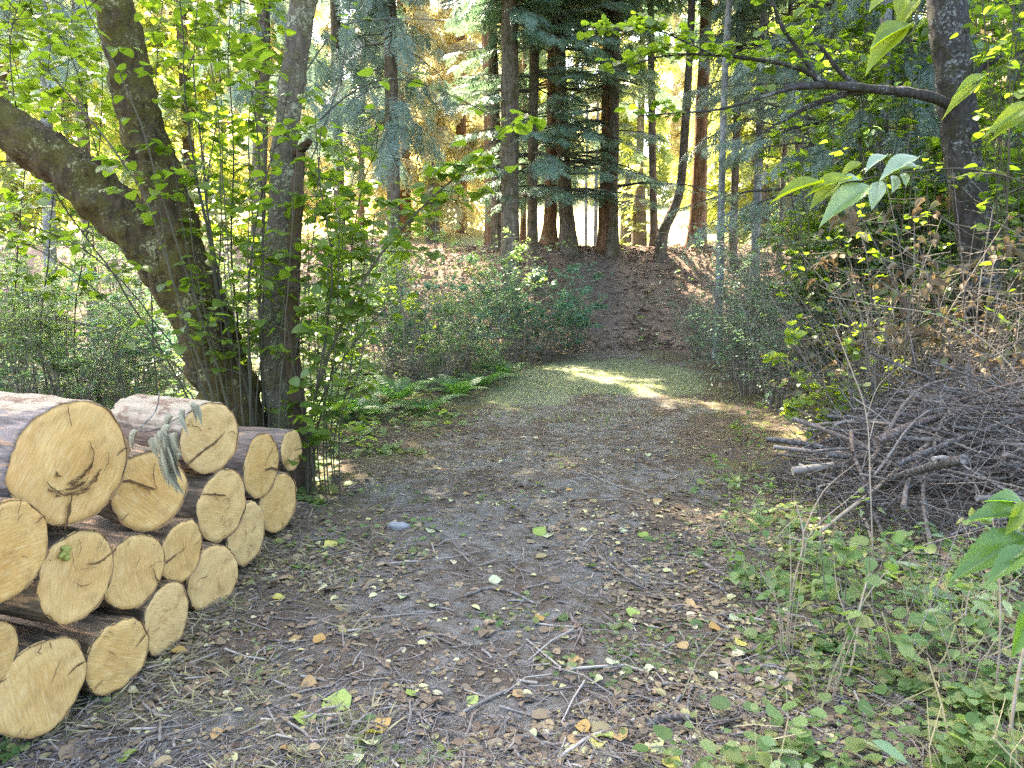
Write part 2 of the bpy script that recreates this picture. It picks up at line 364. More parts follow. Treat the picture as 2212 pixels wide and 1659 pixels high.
def log_bark(name, dark, light, peel=0.0, thr=.7):
    s = N(name); p = s.obj(); q = s.map(p, (.16, 1, 1))
    n1 = s.noise(q, 34, 6, .7, .8); v = s.vor(q, 38); big = s.noise(p, 7, 3)
    c = s.mix(s.ramp(n1, [(.3, 0.), (.7, 1.)]), dark, light)
    c = s.mix(s.ramp(s.math('ADD', n1, s.math('MULTIPLY', big, .5)), [(.78, 0.), (.84, .8)]), c, (.34, .20, .10))
    c = s.mix(s.math('MULTIPLY', s.ramp(v, [(0, 1.), (.4, 0.)]), .5), c, (.03, .022, .016))
    h = s.math('ADD', n1, v)
    if peel:
        z = s.n("ShaderNodeSeparateXYZ", {0: p}).outputs[2]
        f = s.math('ADD', s.math('MULTIPLY', z, 9.0), s.math('MULTIPLY', big, .9))
        f = s.ramp(s.math('MULTIPLY', f, .4), [(thr * .4, 0.), (thr * .4 + .03, 1.)])
        wc = s.mix(s.noise(s.map(p, (.08, 1, 1)), 40, 4), (.39, .315, .215), (.21, .155, .10))
        wc = s.mix(s.ramp(s.noise(s.map(p, (.5, 1, 1)), 16, 5, .7), [(.52, 0.), (.60, 1.)]), wc, (.17, .105, .065))
        c = s.mix(f, c, wc)
    return s.done(s.surf(c, .85, s.bump(h, .9, .012), .2))
M['log_bark'] = log_bark("log bark", (.042, .030, .018), (.185, .132, .080))
M['log_bark_grey'] = log_bark("grey log bark", (.055, .040, .030), (.24, .18, .135))
M['log_bark_peel'] = log_bark("log bark partly peeled", (.06, .042, .03), (.24, .16, .11), 1.0, .95)
M['log_bark_cap'] = log_bark("log bark peeled on top", (.07, .055, .045), (.25, .20, .17), 1.0, 2.0)
def cut_mat():
    s = N("fresh cut wood"); p = s.obj(); r0 = s.orand()
    off = s.n("ShaderNodeCombineXYZ", {0: 0.0, 1: s.math('MULTIPLY', s.math('SUBTRACT', r0, .5), .09), 2: s.math('MULTIPLY', s.math('SUBTRACT', s.math('FRACT', s.math('MULTIPLY', r0, 7.3)), .6), .08)}).outputs[0]
    d = s.n("ShaderNodeVectorMath", {0: p, 1: off}, operation='SUBTRACT').outputs[0]
    d = s.n("ShaderNodeVectorMath", {0: d, 1: (0, 1, 1)}, operation='MULTIPLY').outputs[0]
    ln = s.n("ShaderNodeVectorMath", {0: d}, operation='LENGTH').outputs["Value"]
    wob = s.math('MULTIPLY', s.noise(p, 9, 3), .022)
    rr = s.math('ADD', ln, wob)
    ring = s.math('SINE', s.math('MULTIPLY', rr, 900.0)); ring2 = s.noise(s.n("ShaderNodeCombineXYZ", {0: rr}).outputs[0], 75, 4)
    base = s.ramp(s.math('ADD', s.math('MULTIPLY', ln, 4.2), s.math('MULTIPLY', s.math('SUBTRACT', s.noise(p, 6, 4), .5), .7)),
                  [(0, (.42, .22, .05)), (.35, (.48, .28, .075)), (.6, (.53, .335, .11)), (.85, (.47, .27, .08))])
    base = s.mix(s.math('MULTIPLY', s.math('FRACT', s.math('MULTIPLY', r0, 5.7)), .6), base, (.57, .40, .18))
    c = s.mix(s.math('MULTIPLY', s.math('ADD', s.math('MULTIPLY', ring, .5), .5), .10), base, (.46, .26, .08))
    c = s.mix(s.ramp(ring2, [(.46, 0.), (.70, .5)]), c, (.38, .20, .06))
    # saw marks run across the face in one direction, at each log its own angle
    rot = s.n("ShaderNodeVectorRotate", {"Vector": p, "Axis": (1, 0, 0), "Angle": s.math('MULTIPLY', r0, 2.4)}, rotation_type='AXIS_ANGLE').outputs[0]
    saw = s.noise(s.map(rot, (1, 9, 170)), 1.6, 5, .7)
    c = s.mix(s.ramp(saw, [(.50, 0.), (.66, .65)]), c, (.64, .48, .25))
    c = s.mix(s.ramp(saw, [(.32, .6), (.47, 0.)]), c, (.32, .18, .06))
    st = s.noise(p, 14, 4, .7)
    c = s.mix(s.ramp(st, [(.54, 0.), (.74, .65)]), c, (.30, .17, .06))
    return s.done(s.surf(c, .75, s.bump(s.math('ADD', saw, s.math('MULTIPLY', ring2, .4)), .35, .004), .25))
M['cut'] = cut_mat()
s = N("cambium"); M['cambium'] = s.done(s.surf(s.mix(s.noise(s.obj(), 50), (.14, .075, .035), (.36, .22, .10)), .9))
s = N("dark crack"); M['crack'] = s.done(s.surf(s.mix(s.noise(s.obj(), 60), (.05, .026, .010), (.15, .08, .03)), .9))
s = N("fungus"); M['fungus'] = s.done(s.surf(s.mix(s.noise(s.obj(), 60), (.16, .17, .03), (.30, .30, .07)), .8))
s = N("pale stone"); M['stone'] = s.done(s.surf(s.mix(s.noise(s.obj(), 30), (.13, .125, .12), (.27, .26, .255)), .9, s.bump(s.noise(s.obj(), 40), .6, .01)))
def ground_mat():
    s = N("forest ground"); p = s.pos()
    n1 = s.noise(p, 1.6, 5, .65); n2 = s.noise(p, 9, 6, .7); n3 = s.noise(p, 48, 5, .75); n4 = s.noise(p, 170, 3, .7)
    duff = s.ramp(n2, [(.25, (.045, .031, .02)), (.5, (.09, .066, .045)), (.75, (.16, .123, .09))])
    duff = s.mix(s.ramp(n4, [(.45, 0.), (.62, .6)]), duff, (.28, .21, .14))
    duff = s.mix(s.ramp(n3, [(.56, 0.), (.66, .7)]), duff, (.05, .036, .026))
    moss = s.mix(n3, (.09, .085, .025), (.16, .15, .045))
    mf = s.math('MULTIPLY', s.ramp(s.math('ADD', s.math('MULTIPLY', n1, .6), s.math('MULTIPLY', n3, .4)), [(.50, 0.), (.58, 1.)]), .75)
    duff = s.mix(mf, duff, moss)
    dirt = s.ramp(n2, [(.2, (.095, .083, .066)), (.5, (.185, .168, .140)), (.8, (.32, .295, .255))])
    dirt = s.mix(s.ramp(n4, [(.5, 0.), (.68, .5)]), dirt, (.12, .10, .085))
    pf = s.ramp(s.math('ADD', s.math('MULTIPLY', s.attr("path"), .56), s.math('ADD', s.math('MULTIPLY', s.math('SUBTRACT', n2, .5), 1.1), s.math('MULTIPLY', s.math('SUBTRACT', n1, .5), 1.3))), [(.42, 0.), (.66, .9)])
    c = s.mix(pf, duff, dirt)
    gf = s.ramp(s.math('ADD', s.attr("grass"), s.math('MULTIPLY', s.math('SUBTRACT', n3, .5), .8)), [(.4, 0.), (.6, .85)])
    c = s.mix(gf, c, s.mix(n3, (.17, .19, .09), (.30, .31, .18)))
    red = s.mix(n3, (.16, .10, .066), (.42, .30, .215))
    c = s.mix(s.math('MULTIPLY', s.attr("bank"), .85), c, red)
    c = s.mix(s.math('MULTIPLY', s.attr("trail"), s.ramp(n2, [(.3, .3), (.6, .9)])), c, s.mix(n3, (.095, .073, .062), (.185, .148, .128)))
    c = s.mix(s.attr("meadow"), c, s.mix(n2, (.36, .34, .16), (.48, .44, .24)))
    h = s.math('ADD', s.math('MULTIPLY', n2, .6), s.math('ADD', s.math('MULTIPLY', n3, .5), s.math('MULTIPLY', n4, .3)))
    return s.done(s.surf(c, .95, s.bump(h, .9, .05), .15))
M['ground'] = ground_mat()

# ------------------------------------------------------------------ ground
def axis(parts):
    a = [np.arange(p0, p1, st) for p0, p1, st in parts]; return np.concatenate(a + [[parts[-1][1]]])
gxs = axis([(-70, -20, 2.5), (-20, -7, .5), (-7, -2.4, .15), (-2.4, 2.6, .045), (2.6, 6, .12), (6, 20, .5), (20, 70, 2.5)])
gys = axis([(-9, 1.6, .5), (1.6, 6.0, .045), (6, 13, .1), (13, 20, .12), (20, 30, .5), (30, 150, 3)])
GX, GY = np.meshgrid(gxs, gys); GZ = H(GX, GY)
attrs = dict(path=path_mask(GX, GY) * sstep(20, 17, GY),
             grass=sstep(7.6, 10.2, GY + .9 * fbm(GX * .9, GY * .9, seed=31)) * sstep(14.6, 12.2, GY + .7 * fbm(GX * .8, GY * .8, seed=32)) * sstep(-.6, .5, GX - edge_l(GY)) * sstep(-.5, .6, edge_r(GY) - GX) * .9,
             bank=sstep(14.2, 15.8, GY + .5 * fbm(GX * 1.2, GY * 1.2, seed=33)) * sstep(24, 20, GY),
             trail=sstep(15.0, 16, GY) * sstep(19.5, 18, GY) * sstep(.85, .35, np.abs(GX - (1.55 + .12 * (GY - 15))) + .15 * vnoise(GX * 2, GY * 2)),
             meadow=sstep(22, 27, GY))
nx, ny = len(gxs), len(gys)
ii = (np.arange(ny - 1)[:, None] * nx + np.arange(nx - 1)[None, :])
quads = np.stack([ii, ii + 1, ii + nx + 1, ii + nx], -1)
cx_, cy_ = (GX[:-1, :-1] + GX[1:, 1:]) / 2, (GY[:-1, :-1] + GY[1:, 1:]) / 2
pm = (path_mask(cx_, cy_) > .5) & (cy_ < 15.2) & (cy_ > -9)
bank = (~pm) & (cy_ > 14.6) & (cy_ < 20); tr = bank & (np.abs(cx_ - (1.55 + .12 * (cy_ - 15))) < .5) & (cy_ < 19.3)
def ground_piece(name, mask):
    q = quads[mask]; u, inv = np.unique(q.ravel(), return_inverse=True)
    V = np.stack([GX.ravel()[u], GY.ravel()[u], GZ.ravel()[u]], 1)
    o = MB().add(V, inv.reshape(-1, 4)).build(name, M['ground'])
    for k, a in attrs.items():
        at_ = o.data.attributes.new(k, 'FLOAT', 'POINT'); at_.data.foreach_set("value", a.ravel()[u].astype(np.float32))
    o["kind"] = "structure"; return o
ground_piece("path", pm); ground_piece("embankment", bank & ~tr); ground_piece("bank_path", tr); ground_piece("ground", ~pm & ~bank)

# ------------------------------------------------------------------ firewood logs
def make_log(px, py, w_, h_, X, label, L=.5, bark='log_bark', seed=0, cracks=(), extra=None, tilt=0.0, squash=1.0):
    d = ray(px, py); C = np.array((0, 0, CAMZ)) + d * (X / d[0])
    depth = C[1] * math.cos(PITCH) + (CAMZ - C[2]) * math.sin(PITCH)
    rad = h_ / 2 * depth / F
    phi = math.atan2(-C[0], C[1]); a = math.asin(min(.98, w_ / h_ / squash)) - phi
    a = max(R(6), min(R(38), a))
    t = thing('firewood_log', label, 'log', C, -a, 'cut firewood logs in the stack')
    t.rotation_euler = (0, tilt, -a)
    sd_ = seed * 13 + 3; th = np.linspace(0, 2 * math.pi, 96, endpoint=False)
    prof = 1 + .055 * vnoise(np.cos(th) * 1.3, np.sin(th) * 1.3, seed=sd_) + .028 * vnoise(np.cos(th) * 3.2, np.sin(th) * 3.2, seed=sd_ + 1)
    cs, sn = np.cos(th) * squash, np.sin(th)
    # bark: shell with a ragged front rim of its own thickness
    xs = np.concatenate(([0], np.linspace(-.012, -L, 44))); mb = MB(); rings = []
    for k, x in enumerate(xs):
        rr = rad * prof * (1 + .030 * fbm(np.cos(th) * 7, np.sin(th) * 7, x * 9, sd_ + 2) + .02 * vnoise(x * 4, .3, seed=sd_) + .07 * np.clip(fbm(np.cos(th) * 2.4, np.sin(th) * 2.4, x * 9, sd_ + 6) - .75, 0, 1))
        if k == 0: rr = rr * .985
        rings.append(np.stack([np.full_like(th, x) + (.004 * vnoise(th * 6, 1.1, seed=sd_) if k == 0 else 0), cs * rr, sn * rr], 1))
    inner = rad * prof * (.972 + .016 * vnoise(np.cos(th) * 6, np.sin(th) * 6, seed=sd_ + 9))
    rings.insert(0, np.stack([np.full_like(th, -.004), cs * inner, sn * inner], 1))
    rings.append(np.stack([np.full_like(th, -L + .004), cs * inner, sn * inner], 1))
    n = 96; V = np.concatenate(rings); i = np.arange(len(rings) - 1)[:, None] * n; j = np.arange(n)[None]; j2 = (j + 1) % n
    Q = np.stack([i + j, i + j2, i + n + j2, i + n + j], -1)
    mb.add(V, Q[1:].reshape(-1, 4)); mb.add(V, Q[:1].reshape(-1, 4), 1); mb.V.pop(); mb.n -= len(V); mb.L[-1] = mb.L[-1] - len(V)
    mb.build('bark', [M[bark], M['cambium']], t)
    for front in (True, False):
        mb = MB(); K = 14; s_ = 1 if front else -1; x0 = .003 if front else -L - .001
        V = [np.array([[x0, 0, 0]])]
        for k in range(1, K + 1):
            f = k / K; q = inner * 1.012 * f
            yy, zz = cs * q, sn * q
            V.append(np.stack([x0 + s_ * (.0035 * vnoise(yy * 22, zz * 22, seed=sd_) + .004 * vnoise(yy * 7, zz * 7, seed=sd_ + 4)) - s_ * (.010 * (k == K)), yy, zz], 1))
        V = np.concatenate(V)
        mb.add(V, [[0, 1 + q, 1 + (q + 1) % n] if front else [0, 1 + (q + 1) % n, 1 + q] for q in range(n)])
        Fq = []
        for k in range(K - 1):
            for q in range(n):
                f = [1 + k * n + q, 1 + (k + 1) * n + q, 1 + (k + 1) * n + (q + 1) % n, 1 + k * n + (q + 1) % n]
                Fq.append(f if front else f[::-1])
        mb.add(V, Fq); mb.V.pop(); mb.n -= len(V)   # the quads reuse the first copy of the points
        mb.L[-1] = mb.L[-1] - len(V)
        if front:
            lr = np.random.default_rng(seed + 50); cracks = list(cracks); o_ = lr.normal(0, .12, 2)
            for q in range(0 if seed == 1 else lr.integers(3, 7)):
                a_ = lr.uniform(0, 6.28); u0, u1 = sorted((lr.uniform(.02, .5), lr.uniform(.3, .98)))
                if lr.random() < .5: u1 = .98; u0 = lr.uniform(.6, .85)
                cracks.append(([(o_[0] * (1 - u) + u * math.cos(a_ + lr.normal(0, .05)), o_[1] * (1 - u) + u * math.sin(a_ + lr.normal(0, .05))) for u in np.linspace(u0, u1, 4)], lr.uniform(.004, .010)))
            for (pts, wd) in cracks:       # splits: tapering wedges, pts in units of the radius, y to the viewer's right
                P = catmull(np.array([(p[0], p[1]) for p in pts]) * rad, 14)
                P = P + rng.normal(0, .006 * rad, P.shape)
                Tn = norm(np.gradient(P, axis=0)); nn = np.stack([-Tn[:, 1], Tn[:, 0]], 1)
                ww = wd * rad * (np.sin(np.linspace(.12, math.pi * .96, 14)) ** .7) * (1 + .45 * rng.uniform(-1, 1, 14))
                A_, B_ = P + nn * ww[:, None], P - nn * ww[:, None]
                VV = np.concatenate([np.c_[np.full(14, .0115), A_], np.c_[np.full(14, .0115), B_]])
                mb.add(VV, [[q, q + 1, q + 15, q + 14] for q in range(13)], 1)
        mb.build('cut_face', [M['cut'], M['crack']], t)
    if extra == 'fungus':
        fb = MB(); 
        for q in range(16):
            c = np.array((.012, -.33 * rad + rng.normal(0, .009), .66 * rad + rng.normal(0, .014)))
            uu = np.linspace(0, math.pi, 6); vv = np.linspace(0, 2 * math.pi, 8, endpoint=False)
            S = np.stack([np.outer(np.sin(uu), np.cos(vv)), np.outer(np.sin(uu), np.sin(vv)), np.outer(np.cos(uu), np.ones(8))], -1).reshape(-1, 3) * rng.uniform(.007, .012)
            fb.add(S + c, [[r_ * 8 + c_, r_ * 8 + (c_ + 1) % 8, r_ * 8 + 8 + (c_ + 1) % 8, r_ * 8 + 8 + c_] for r_ in range(5) for c_ in range(8)])
        fb.build('fungus', M['fungus'], t)
    return t
arcs = []
for q in range(34):
    r0 = rng.uniform(.30, .64); a0 = rng.normal(258, 34); a1 = a0 + rng.uniform(12, 42); wd = rng.uniform(.005, .015)
    arcs.append(([(-.02 + r0 * math.cos(R(a)) + rng.normal(0, .012), .10 + r0 * math.sin(R(a)) + rng.normal(0, .012)) for a in np.linspace(a0, a1, 5)], wd))
arcs += [([(-.08, -.42), (-.15, -.6), (-.19, -.78), (-.27, -.98)], .026), ([(-.05, .97), (-.03, .8), (-.01, .62)], .007), ([(.74, -.02), (.86, .06), (.98, .08)], .012), ([(.26, .34), (.33, .16), (.31, .0), (.24, -.1)], .010)]
make_log(158, 1004, 222, 272, -1.40, "largest cut log, with dark curved cracks below its centre, on top of the stack", .62, 'log_bark_cap', 1, arcs)
make_log(455, 947, 120, 160, -1.40, "log with a peeled pale top, under a withered sprig, on top of the stack", .50, 'log_bark_peel', 2,
         [([(-.85, -.55), (-.4, -.3), (.1, -.12), (.45, .1)], .03), ([(-.1, .3), (0, .28)], .01)])
make_log(565, 1005, 72, 145, -1.40, "narrow log between the peeled log and the small end log of the top row", .5, 'log_bark_grey', 3,
         [([(.1, -.18), (.5, -.22), (.95, -.42)], .04)])
make_log(631, 972, 43, 91, -1.40, "smallest log, at the far end of the top row beside the tree", .55, 'log_bark_grey', 4, [([(.1, -.05), (.95, -.1)], .03)])
make_log(326, 1060, 167, 173, -1.39, "log half hidden by withered leaves, just right of the largest log", .5, 'log_bark', 5,
         [([(-1, .42), (-.6, .4), (-.2, .18), (.1, .02)], .035), ([(-1, .28), (-.75, .4)], .02)])
make_log(481, 1092, 104, 160, -1.38, "oval log with a knot ring, directly below the peeled log", .5, 'log_bark', 6,
         [([(-.8, .55), (-.3, .4), (.1, .25)], .028), ([(-.1, .1), (.05, .2), (.2, .1), (.2, -.1), (0, -.15)], .008)])
make_log(604, 1084, 80, 130, -1.37, "log resting on the ground at the far end of the stack", .5, 'log_bark_grey', 7, [])
make_log(25, 1187, 125, 227, -1.43, "log cut off by the left edge below the largest log", .55, 'log_bark', 8, [([(.1, .5), (.25, .62)], .012)])
make_log(170, 1246, 152, 206, -1.42, "log with a green fungus lump near the top of its face", .55, 'log_bark', 9,
         [([(.15, .22), (.5, .14), (.75, .2), (.98, .25)], .022), ([(-.2, 0), (0, -.2), (.3, -.22)], .008)], 'fungus')
make_log(293, 1233, 124, 166, -1.41, "log right of the log with green fungus, cracked at lower right", .5, 'log_bark', 10,
         [([(.5, -.1), (.55, -.4), (.7, -.62), (.8, -.7)], .022)])
make_log(394, 1191, 84, 134, -1.39, "small log with a dark crack at left, in the middle of the third row", .5, 'log_bark', 11,
         [([(-.95, -.05), (-.6, 0), (-.35, .06)], .03), ([(-.3, .05), (0, .1), (.1, .3)], .012)])
make_log(535, 1151, 80, 142, -1.37, "ground log between the end log and the knot ring log", .5, 'log_bark_grey', 12, [])
make_log(461, 1250, 106, 150, -1.37, "ground log with a plain pale face below the small cracked log", .5, 'log_bark', 13, [])
make_log(362, 1336, 90, 154, -1.39, "ground log beside a yellow leaf, below the log cracked at lower right", .5, 'log_bark', 14, [([(-.2, .3), (.1, .25)], .008)])
make_log(-12, 1418, 84, 144, -1.54, "log sliced by the left edge above the front log", .55, 'log_bark', 15, [])
make_log(91, 1487, 178, 214, -1.50, "front log, orange toned, lying on the ground nearest the viewer", .55, 'log_bark', 16,
         [([(.98, .1), (.75, .12), (.5, .02)], .018), ([(.2, .95), (.22, .75)], .01)])
make_log(258, 1416, 124, 160, -1.42, "ground log with a crack at right, right of the front log", .55, 'log_bark', 17,
         [([(.95, .35), (.75, .2), (.45, .02)], .02), ([(-.9, -.5), (-.6, -.35)], .014)])

# ------------------------------------------------------------------ trunks from pixel outlines
def trunk_path(pts, Y=None):
    """pts: (px, py, half width px[, Y]) from the base up -> points and radii"""
    P, r_ = [], []
    for q in pts:
        y = q[3] if len(q) > 3 else Y
        p = at(q[0], q[1], y); depth = p[1] * math.cos(PITCH) + (CAMZ - p[2]) * math.sin(PITCH)
        P.append(p); r_.append(q[2] * depth / F)
    return np.array(P), np.array(r_)
def trunk(name, pts, Y, mat, parent, sides=20, rough=.10, ridge=0.0, seed=0, ground=True, n=None, freq=7, up=None, flare=1.0):
    P, r_ = trunk_path(pts, Y)
    if ground:
        b = P[0].copy(); b[2] = float(H(b[0], b[1])) - .12
        if P[0][2] - b[2] > .05: P = np.vstack([b, P]); r_ = np.concatenate(([r_[0] * flare], r_))
    if up is not None:                       # carry on above the frame
        e = np.asarray(up[0], float); T = norm(P[-1] - P[-2]); D = np.linalg.norm(e - P[-1]); q = np.linspace(0, 1, 12)[1:, None]
        b1, b2 = P[-1] + T * D / 3, e - np.array((0, 0, D / 3))
        X = (1 - q) ** 3 * P[-1] + 3 * q * (1 - q) ** 2 * b1 + 3 * q * q * (1 - q) * b2 + q ** 3 * e
        r_ = np.concatenate((r_, r_[-1] + (up[1] - r_[-1]) * q[:, 0])); P = np.vstack([P, X])
    n = n or max(14, int(len(P) * 7)); mb = MB()
    tube(mb, catmull(P, n), catmull(r_[:, None], n)[:, 0], sides, 0, rough, seed, freq, True, ridge)
    return mb.build(name, M[mat], parent), P, r_
def leaves_along(mb, P, n, size, tpl=BROAD, t0=.2, spread=.1, mat=0, tilt=.45, zlo=-.5, zhi=.15, t1=1.0):
    P = catmull(P, 60); t = rng.uniform(t0, t1, n) * 59; i = t.astype(int).clip(0, 58)
    pos = P[i] + (P[i + 1] - P[i]) * (t - i)[:, None]
    d = rdir(n, zlo, zhi); pos = pos + d * spread * rng.uniform(.1, 1, (n, 1)) + np.array((0, 0, spread * .2))
    scatter(mb, tpl, pos, d, upish(n, tilt), size * rng.uniform(.6, 1.25, n), mat)
    return pos

# --- mossy two-limbed tree behind the logs
t = thing('mossy_tree', "thick mossy tree forking into a left leaning limb, behind the log stack", 'tree', (0, 0, 0), 0)
YT = 5.35
_, Pm, rm = trunk('trunk', [(525, 1000, 66), (500, 880, 62), (468, 780, 61), (440, 690, 59), (410, 600, 55), (385, 520, 49), (365, 450, 46), (335, 360, 45), (312, 290, 45), (290, 200, 43), (268, 90, 40), (245, 0, 40)], YT, 'bark_mossy', t, 36, .22, 0, 3, up=(np.array((-4.6, 6.4, 10.5)), .05), freq=9)
trunk('limb', [(430, 700, 46, YT + .02), (380, 610, 50, YT + .02), (330, 540, 54), (265, 470, 55), (190, 400, 54), (100, 330, 53), (0, 265, 50), (-130, 170, 46)], YT + .05, 'bark_mossy', t, 32, .22, 0, 5, ground=False, up=(np.array((-6.8, 6.5, 6.0)), .05), freq=9)
def crown(parent, tips_from, centre, size, ntips, nleaf, leafsize, leafmat, tpl=SIMPLE, woodmat='wood_twig', name='crown', rr=.55, r0=.03):
    mb = MB(); wb = MB()
    c = np.array(centre); u = norm(rng.normal(0, 1, (ntips, 3))) * (rng.uniform(.25, 1, (ntips, 1)) ** .5)
    tips = c + u * np.array(size); src = np.array(tips_from)[rng.integers(0, len(tips_from), ntips)]
    mid = (src + tips) / 2 + rng.normal(0, .25, tips.shape)
    rods(wb, src, mid, r0, r0 * .6, 0, .06, 4); rods(wb, mid, tips, r0 * .6, r0 * .2, 0, .08, 4)
    k = nleaf // ntips; 
    s_ = np.repeat(mid + (tips - mid) * rng.uniform(.4, 1, (ntips, 1)), k, 0)
    pos = s_ + rng.normal(0, rr, s_.shape) * np.array((1, 1, .55))
    sd_ = np.array(sun_dir); q = pos - np.array((.95, 3.05, .1)); off = np.linalg.norm(q - (q @ sd_)[:, None] * sd_, axis=1); pos = pos[off > .30]   # leaves left out along one sun ray, to let a sun patch reach the ground
    scatter(mb, tpl, pos, rdir(len(pos), -.6, .2), upish(len(pos), .5), leafsize * rng.uniform(.6, 1.3, len(pos)))
    mb.merge(wb, 1).build(name, [M[leafmat], M[woodmat]], parent)
crown(t, [Pm[-1], Pm[-4], Pm[-6], np.array((-6.5, 6.4, 6.2))], (-3.7, 8.6, 8.6), (3.0, 2.7, 1.6), 140, 17000, .13, 'hazel_leaf')  # unseen crown, set off its trunk to shade the near path
# --- upright lichen trunk and the dark broken stem beside it
t = thing('lichen_tree', "upright tree with pale lichen bark just right of the mossy tree", 'tree')
_, Pl, _r = trunk('trunk', [(603, 1000, 32), (603, 900, 30), (597, 800, 29), (590, 700, 28), (598, 600, 27), (602, 500, 26), (608, 400, 26), (615, 300, 25), (628, 200, 26), (640, 120, 27), (655, 0, 28)], 5.4, 'bark_lichen', t, 28, .16, 0, 11, up=(np.array((-1.0, 6.3, 10.0)), .04), freq=9)
crown(t, [Pl[-1], Pl[-3], Pl[-5]], (-1.9, 9.3, 9.6), (2.4, 2.4, 1.5), 100, 9000, .13, 'hazel_leaf')  # crown above the frame, moved back so its shade falls on the foreground
mb = MB(); tube(mb, catmull(np.array([at(640, 330, 5.32), at(655, 318, 5.22), at(668, 305, 5.12)]), 6), [.035, .022], 8, 0, .3, 2, 20, True); mb.build('stub', M['bark_dead'], t)
t = thing('broken_snag', "dark broken stem standing against the pale lichen tree", 'tree')
trunk('trunk', [(652, 1060, 24), (646, 960, 21), (641, 880, 19), (634, 780, 17), (630, 680, 16), (634, 580, 15), (638, 480, 14), (645, 380, 13), (652, 330, 9)], 5.15, 'bark_dead', t, 16, .22, 0, 21, freq=10)
# --- hazel shoots round the clump: each its own stem and leaves
def shoot(name, label, pts, Y, r0, nl, size, group, leaf='hazel_leaf', stem='shoot', tpl=BROAD, t0=.25, spread=.12, ground=True, subs=None, r1=.003, cat='shoot', subn=0, t1=1.0, tilt=.33):
    t = thing(name, label, cat, (0, 0, 0), 0, group)
    P = np.array([at(q[0], q[1], q[2] if len(q) > 2 else Y) for q in pts])
    if ground: b = P[0].copy(); b[2] = float(H(b[0], b[1])) - .03; P = np.vstack([b, P])
    C = catmull(P, 36); C = C + .012 * fbm(C * 3, C[:, ::-1] * 2, seed=len(bpy.data.objects))[:, :1] * np.array((1, .6, .3))
    mb = MB(); lb = MB(); tube(mb, C, [r0, r1], 6)
    if subn:                                 # side twigs carry most leaves
        subn = int(subn * 1.4)
        i = rng.integers(int(36 * t0), 34, subn); dd = rdir(subn, -.1, .7); ln = rng.uniform(.15, .5, (subn, 1))
        B = C[i] + dd * ln; rods(mb, C[i], B, .0035, .0015, 0, .08)
        for q in range(subn): leaves_along(lb, np.array([C[i[q]], B[q]]), max(3, int(1.5 * nl / (subn + 2))), size, tpl, .3, .06, tilt=tilt)
        nl = nl // 4
    leaves_along(lb, C, nl, size, tpl, t0, spread, tilt=tilt, t1=t1)
    mb.build('stem', M[stem], t)
    if nl: lb.build('leaves', M[leaf], t)
    return t
G1 = 'leafy hazel shoots around the mossy tree'
YS = 5.2
shoot('hazel_shoot', "long shoot crossing in front of the left limb to the top left corner", [(470, 900), (410, 720), (335, 480), (250, 330), (140, 195), (60, 95), (-30, -30)], 4.95, .011, 70, .085, G1, subn=10)
shoot('hazel_shoot', "shoot running up the left side of the thick trunk", [(500, 890), (420, 640), (350, 420), (300, 260), (240, 130), (185, 20), (160, -60)], 5.0, .010, 60, .085, G1, subn=10)
shoot('hazel_shoot', "straight dark shoot along the right side of the thick trunk", [(545, 890), (490, 690), (455, 520), (425, 380), (405, 240), (392, 100), (388, -40)], 5.15, .017, 70, .09, G1, subn=12)
shoot('hazel_shoot', "dark shoot midway between the thick trunk and the pale trunk", [(560, 900), (500, 720), (462, 560), (440, 400), (425, 250), (420, 120), (430, -40)], 5.3, .014, 80, .09, G1, subn=14)
shoot('hazel_shoot', "leafy shoot leaning right toward the pale trunk", [(545, 880), (535, 720), (540, 560), (560, 430), (590, 320), (620, 200), (640, 60)], 5.0, .009, 80, .09, G1, subn=12)
shoot('hazel_shoot', "thin shoot rising between the trunks with a leafy top", [(525, 900), (510, 700), (500, 520), (505, 380), (500, 260), (490, 120), (500, -30)], 5.6, .010, 90, .09, G1, subn=14)
shoot('hazel_shoot', "leafy shoot close behind the pale trunk on its left", [(570, 900), (560, 700), (565, 520), (560, 350), (545, 200), (520, 60), (515, -50)], 5.7, .010, 90, .09, G1, subn=14)
shoot('hazel_shoot', "long arching shoot reaching right to the fir trunks", [(668, 960), (690, 830), (740, 700), (800, 580), (870, 490), (940, 420), (1000, 370), (1060, 310), (1105, 250)], 5.05, .013, 150, .095, G1, subn=16, t0=.3)
shoot('hazel_shoot', "upright leafy shoot just right of the dark broken stem", [(672, 950), (690, 800), (712, 640), (710, 500), (690, 380), (680, 250)], 5.0, .010, 110, .09, G1, subn=14)
shoot('hazel_shoot', "shoot leaning right behind the long arching shoot", [(680, 940), (722, 780), (752, 640), (765, 500), (790, 380), (830, 300)], 5.4, .009, 110, .09, G1, subn=14)
shoot('hazel_shoot', "low leafy shoot right of the stack, under the arching shoot", [(660, 1000), (690, 880), (735, 780), (800, 700), (860, 640)], 5.0, .008, 60, .08, G1, subn=8)
shoot('hazel_shoot', "leafy shoot hanging over the left limb at the left edge", [(420, 880), (260, 620), (120, 420), (40, 250), (20, 100), (60, -40)], 5.8, .010, 110, .09, G1, subn=18, t0=.4)
shoot('hazel_shoot', "arching thin shoot ending at the left edge under the limb", [(470, 900), (330, 690), (220, 570), (100, 500), (0, 475), (-80, 470)], 4.9, .007, 36, .075, G1, subn=6, t0=.4)
shoot('hazel_shoot', "thin bare shoot sweeping low to the left edge", [(455, 890), (330, 740), (170, 600), (60, 530), (-40, 520)], 5.2, .007, 20, .07, G1, subn=4, t0=.5)
shoot('hazel_shoot', "lowest thin shoot arching left above the stack", [(440, 900), (360, 800), (250, 720), (120, 690), (-20, 690)], 5.0, .006, 20, .06, G1, subn=5, t0=.4)
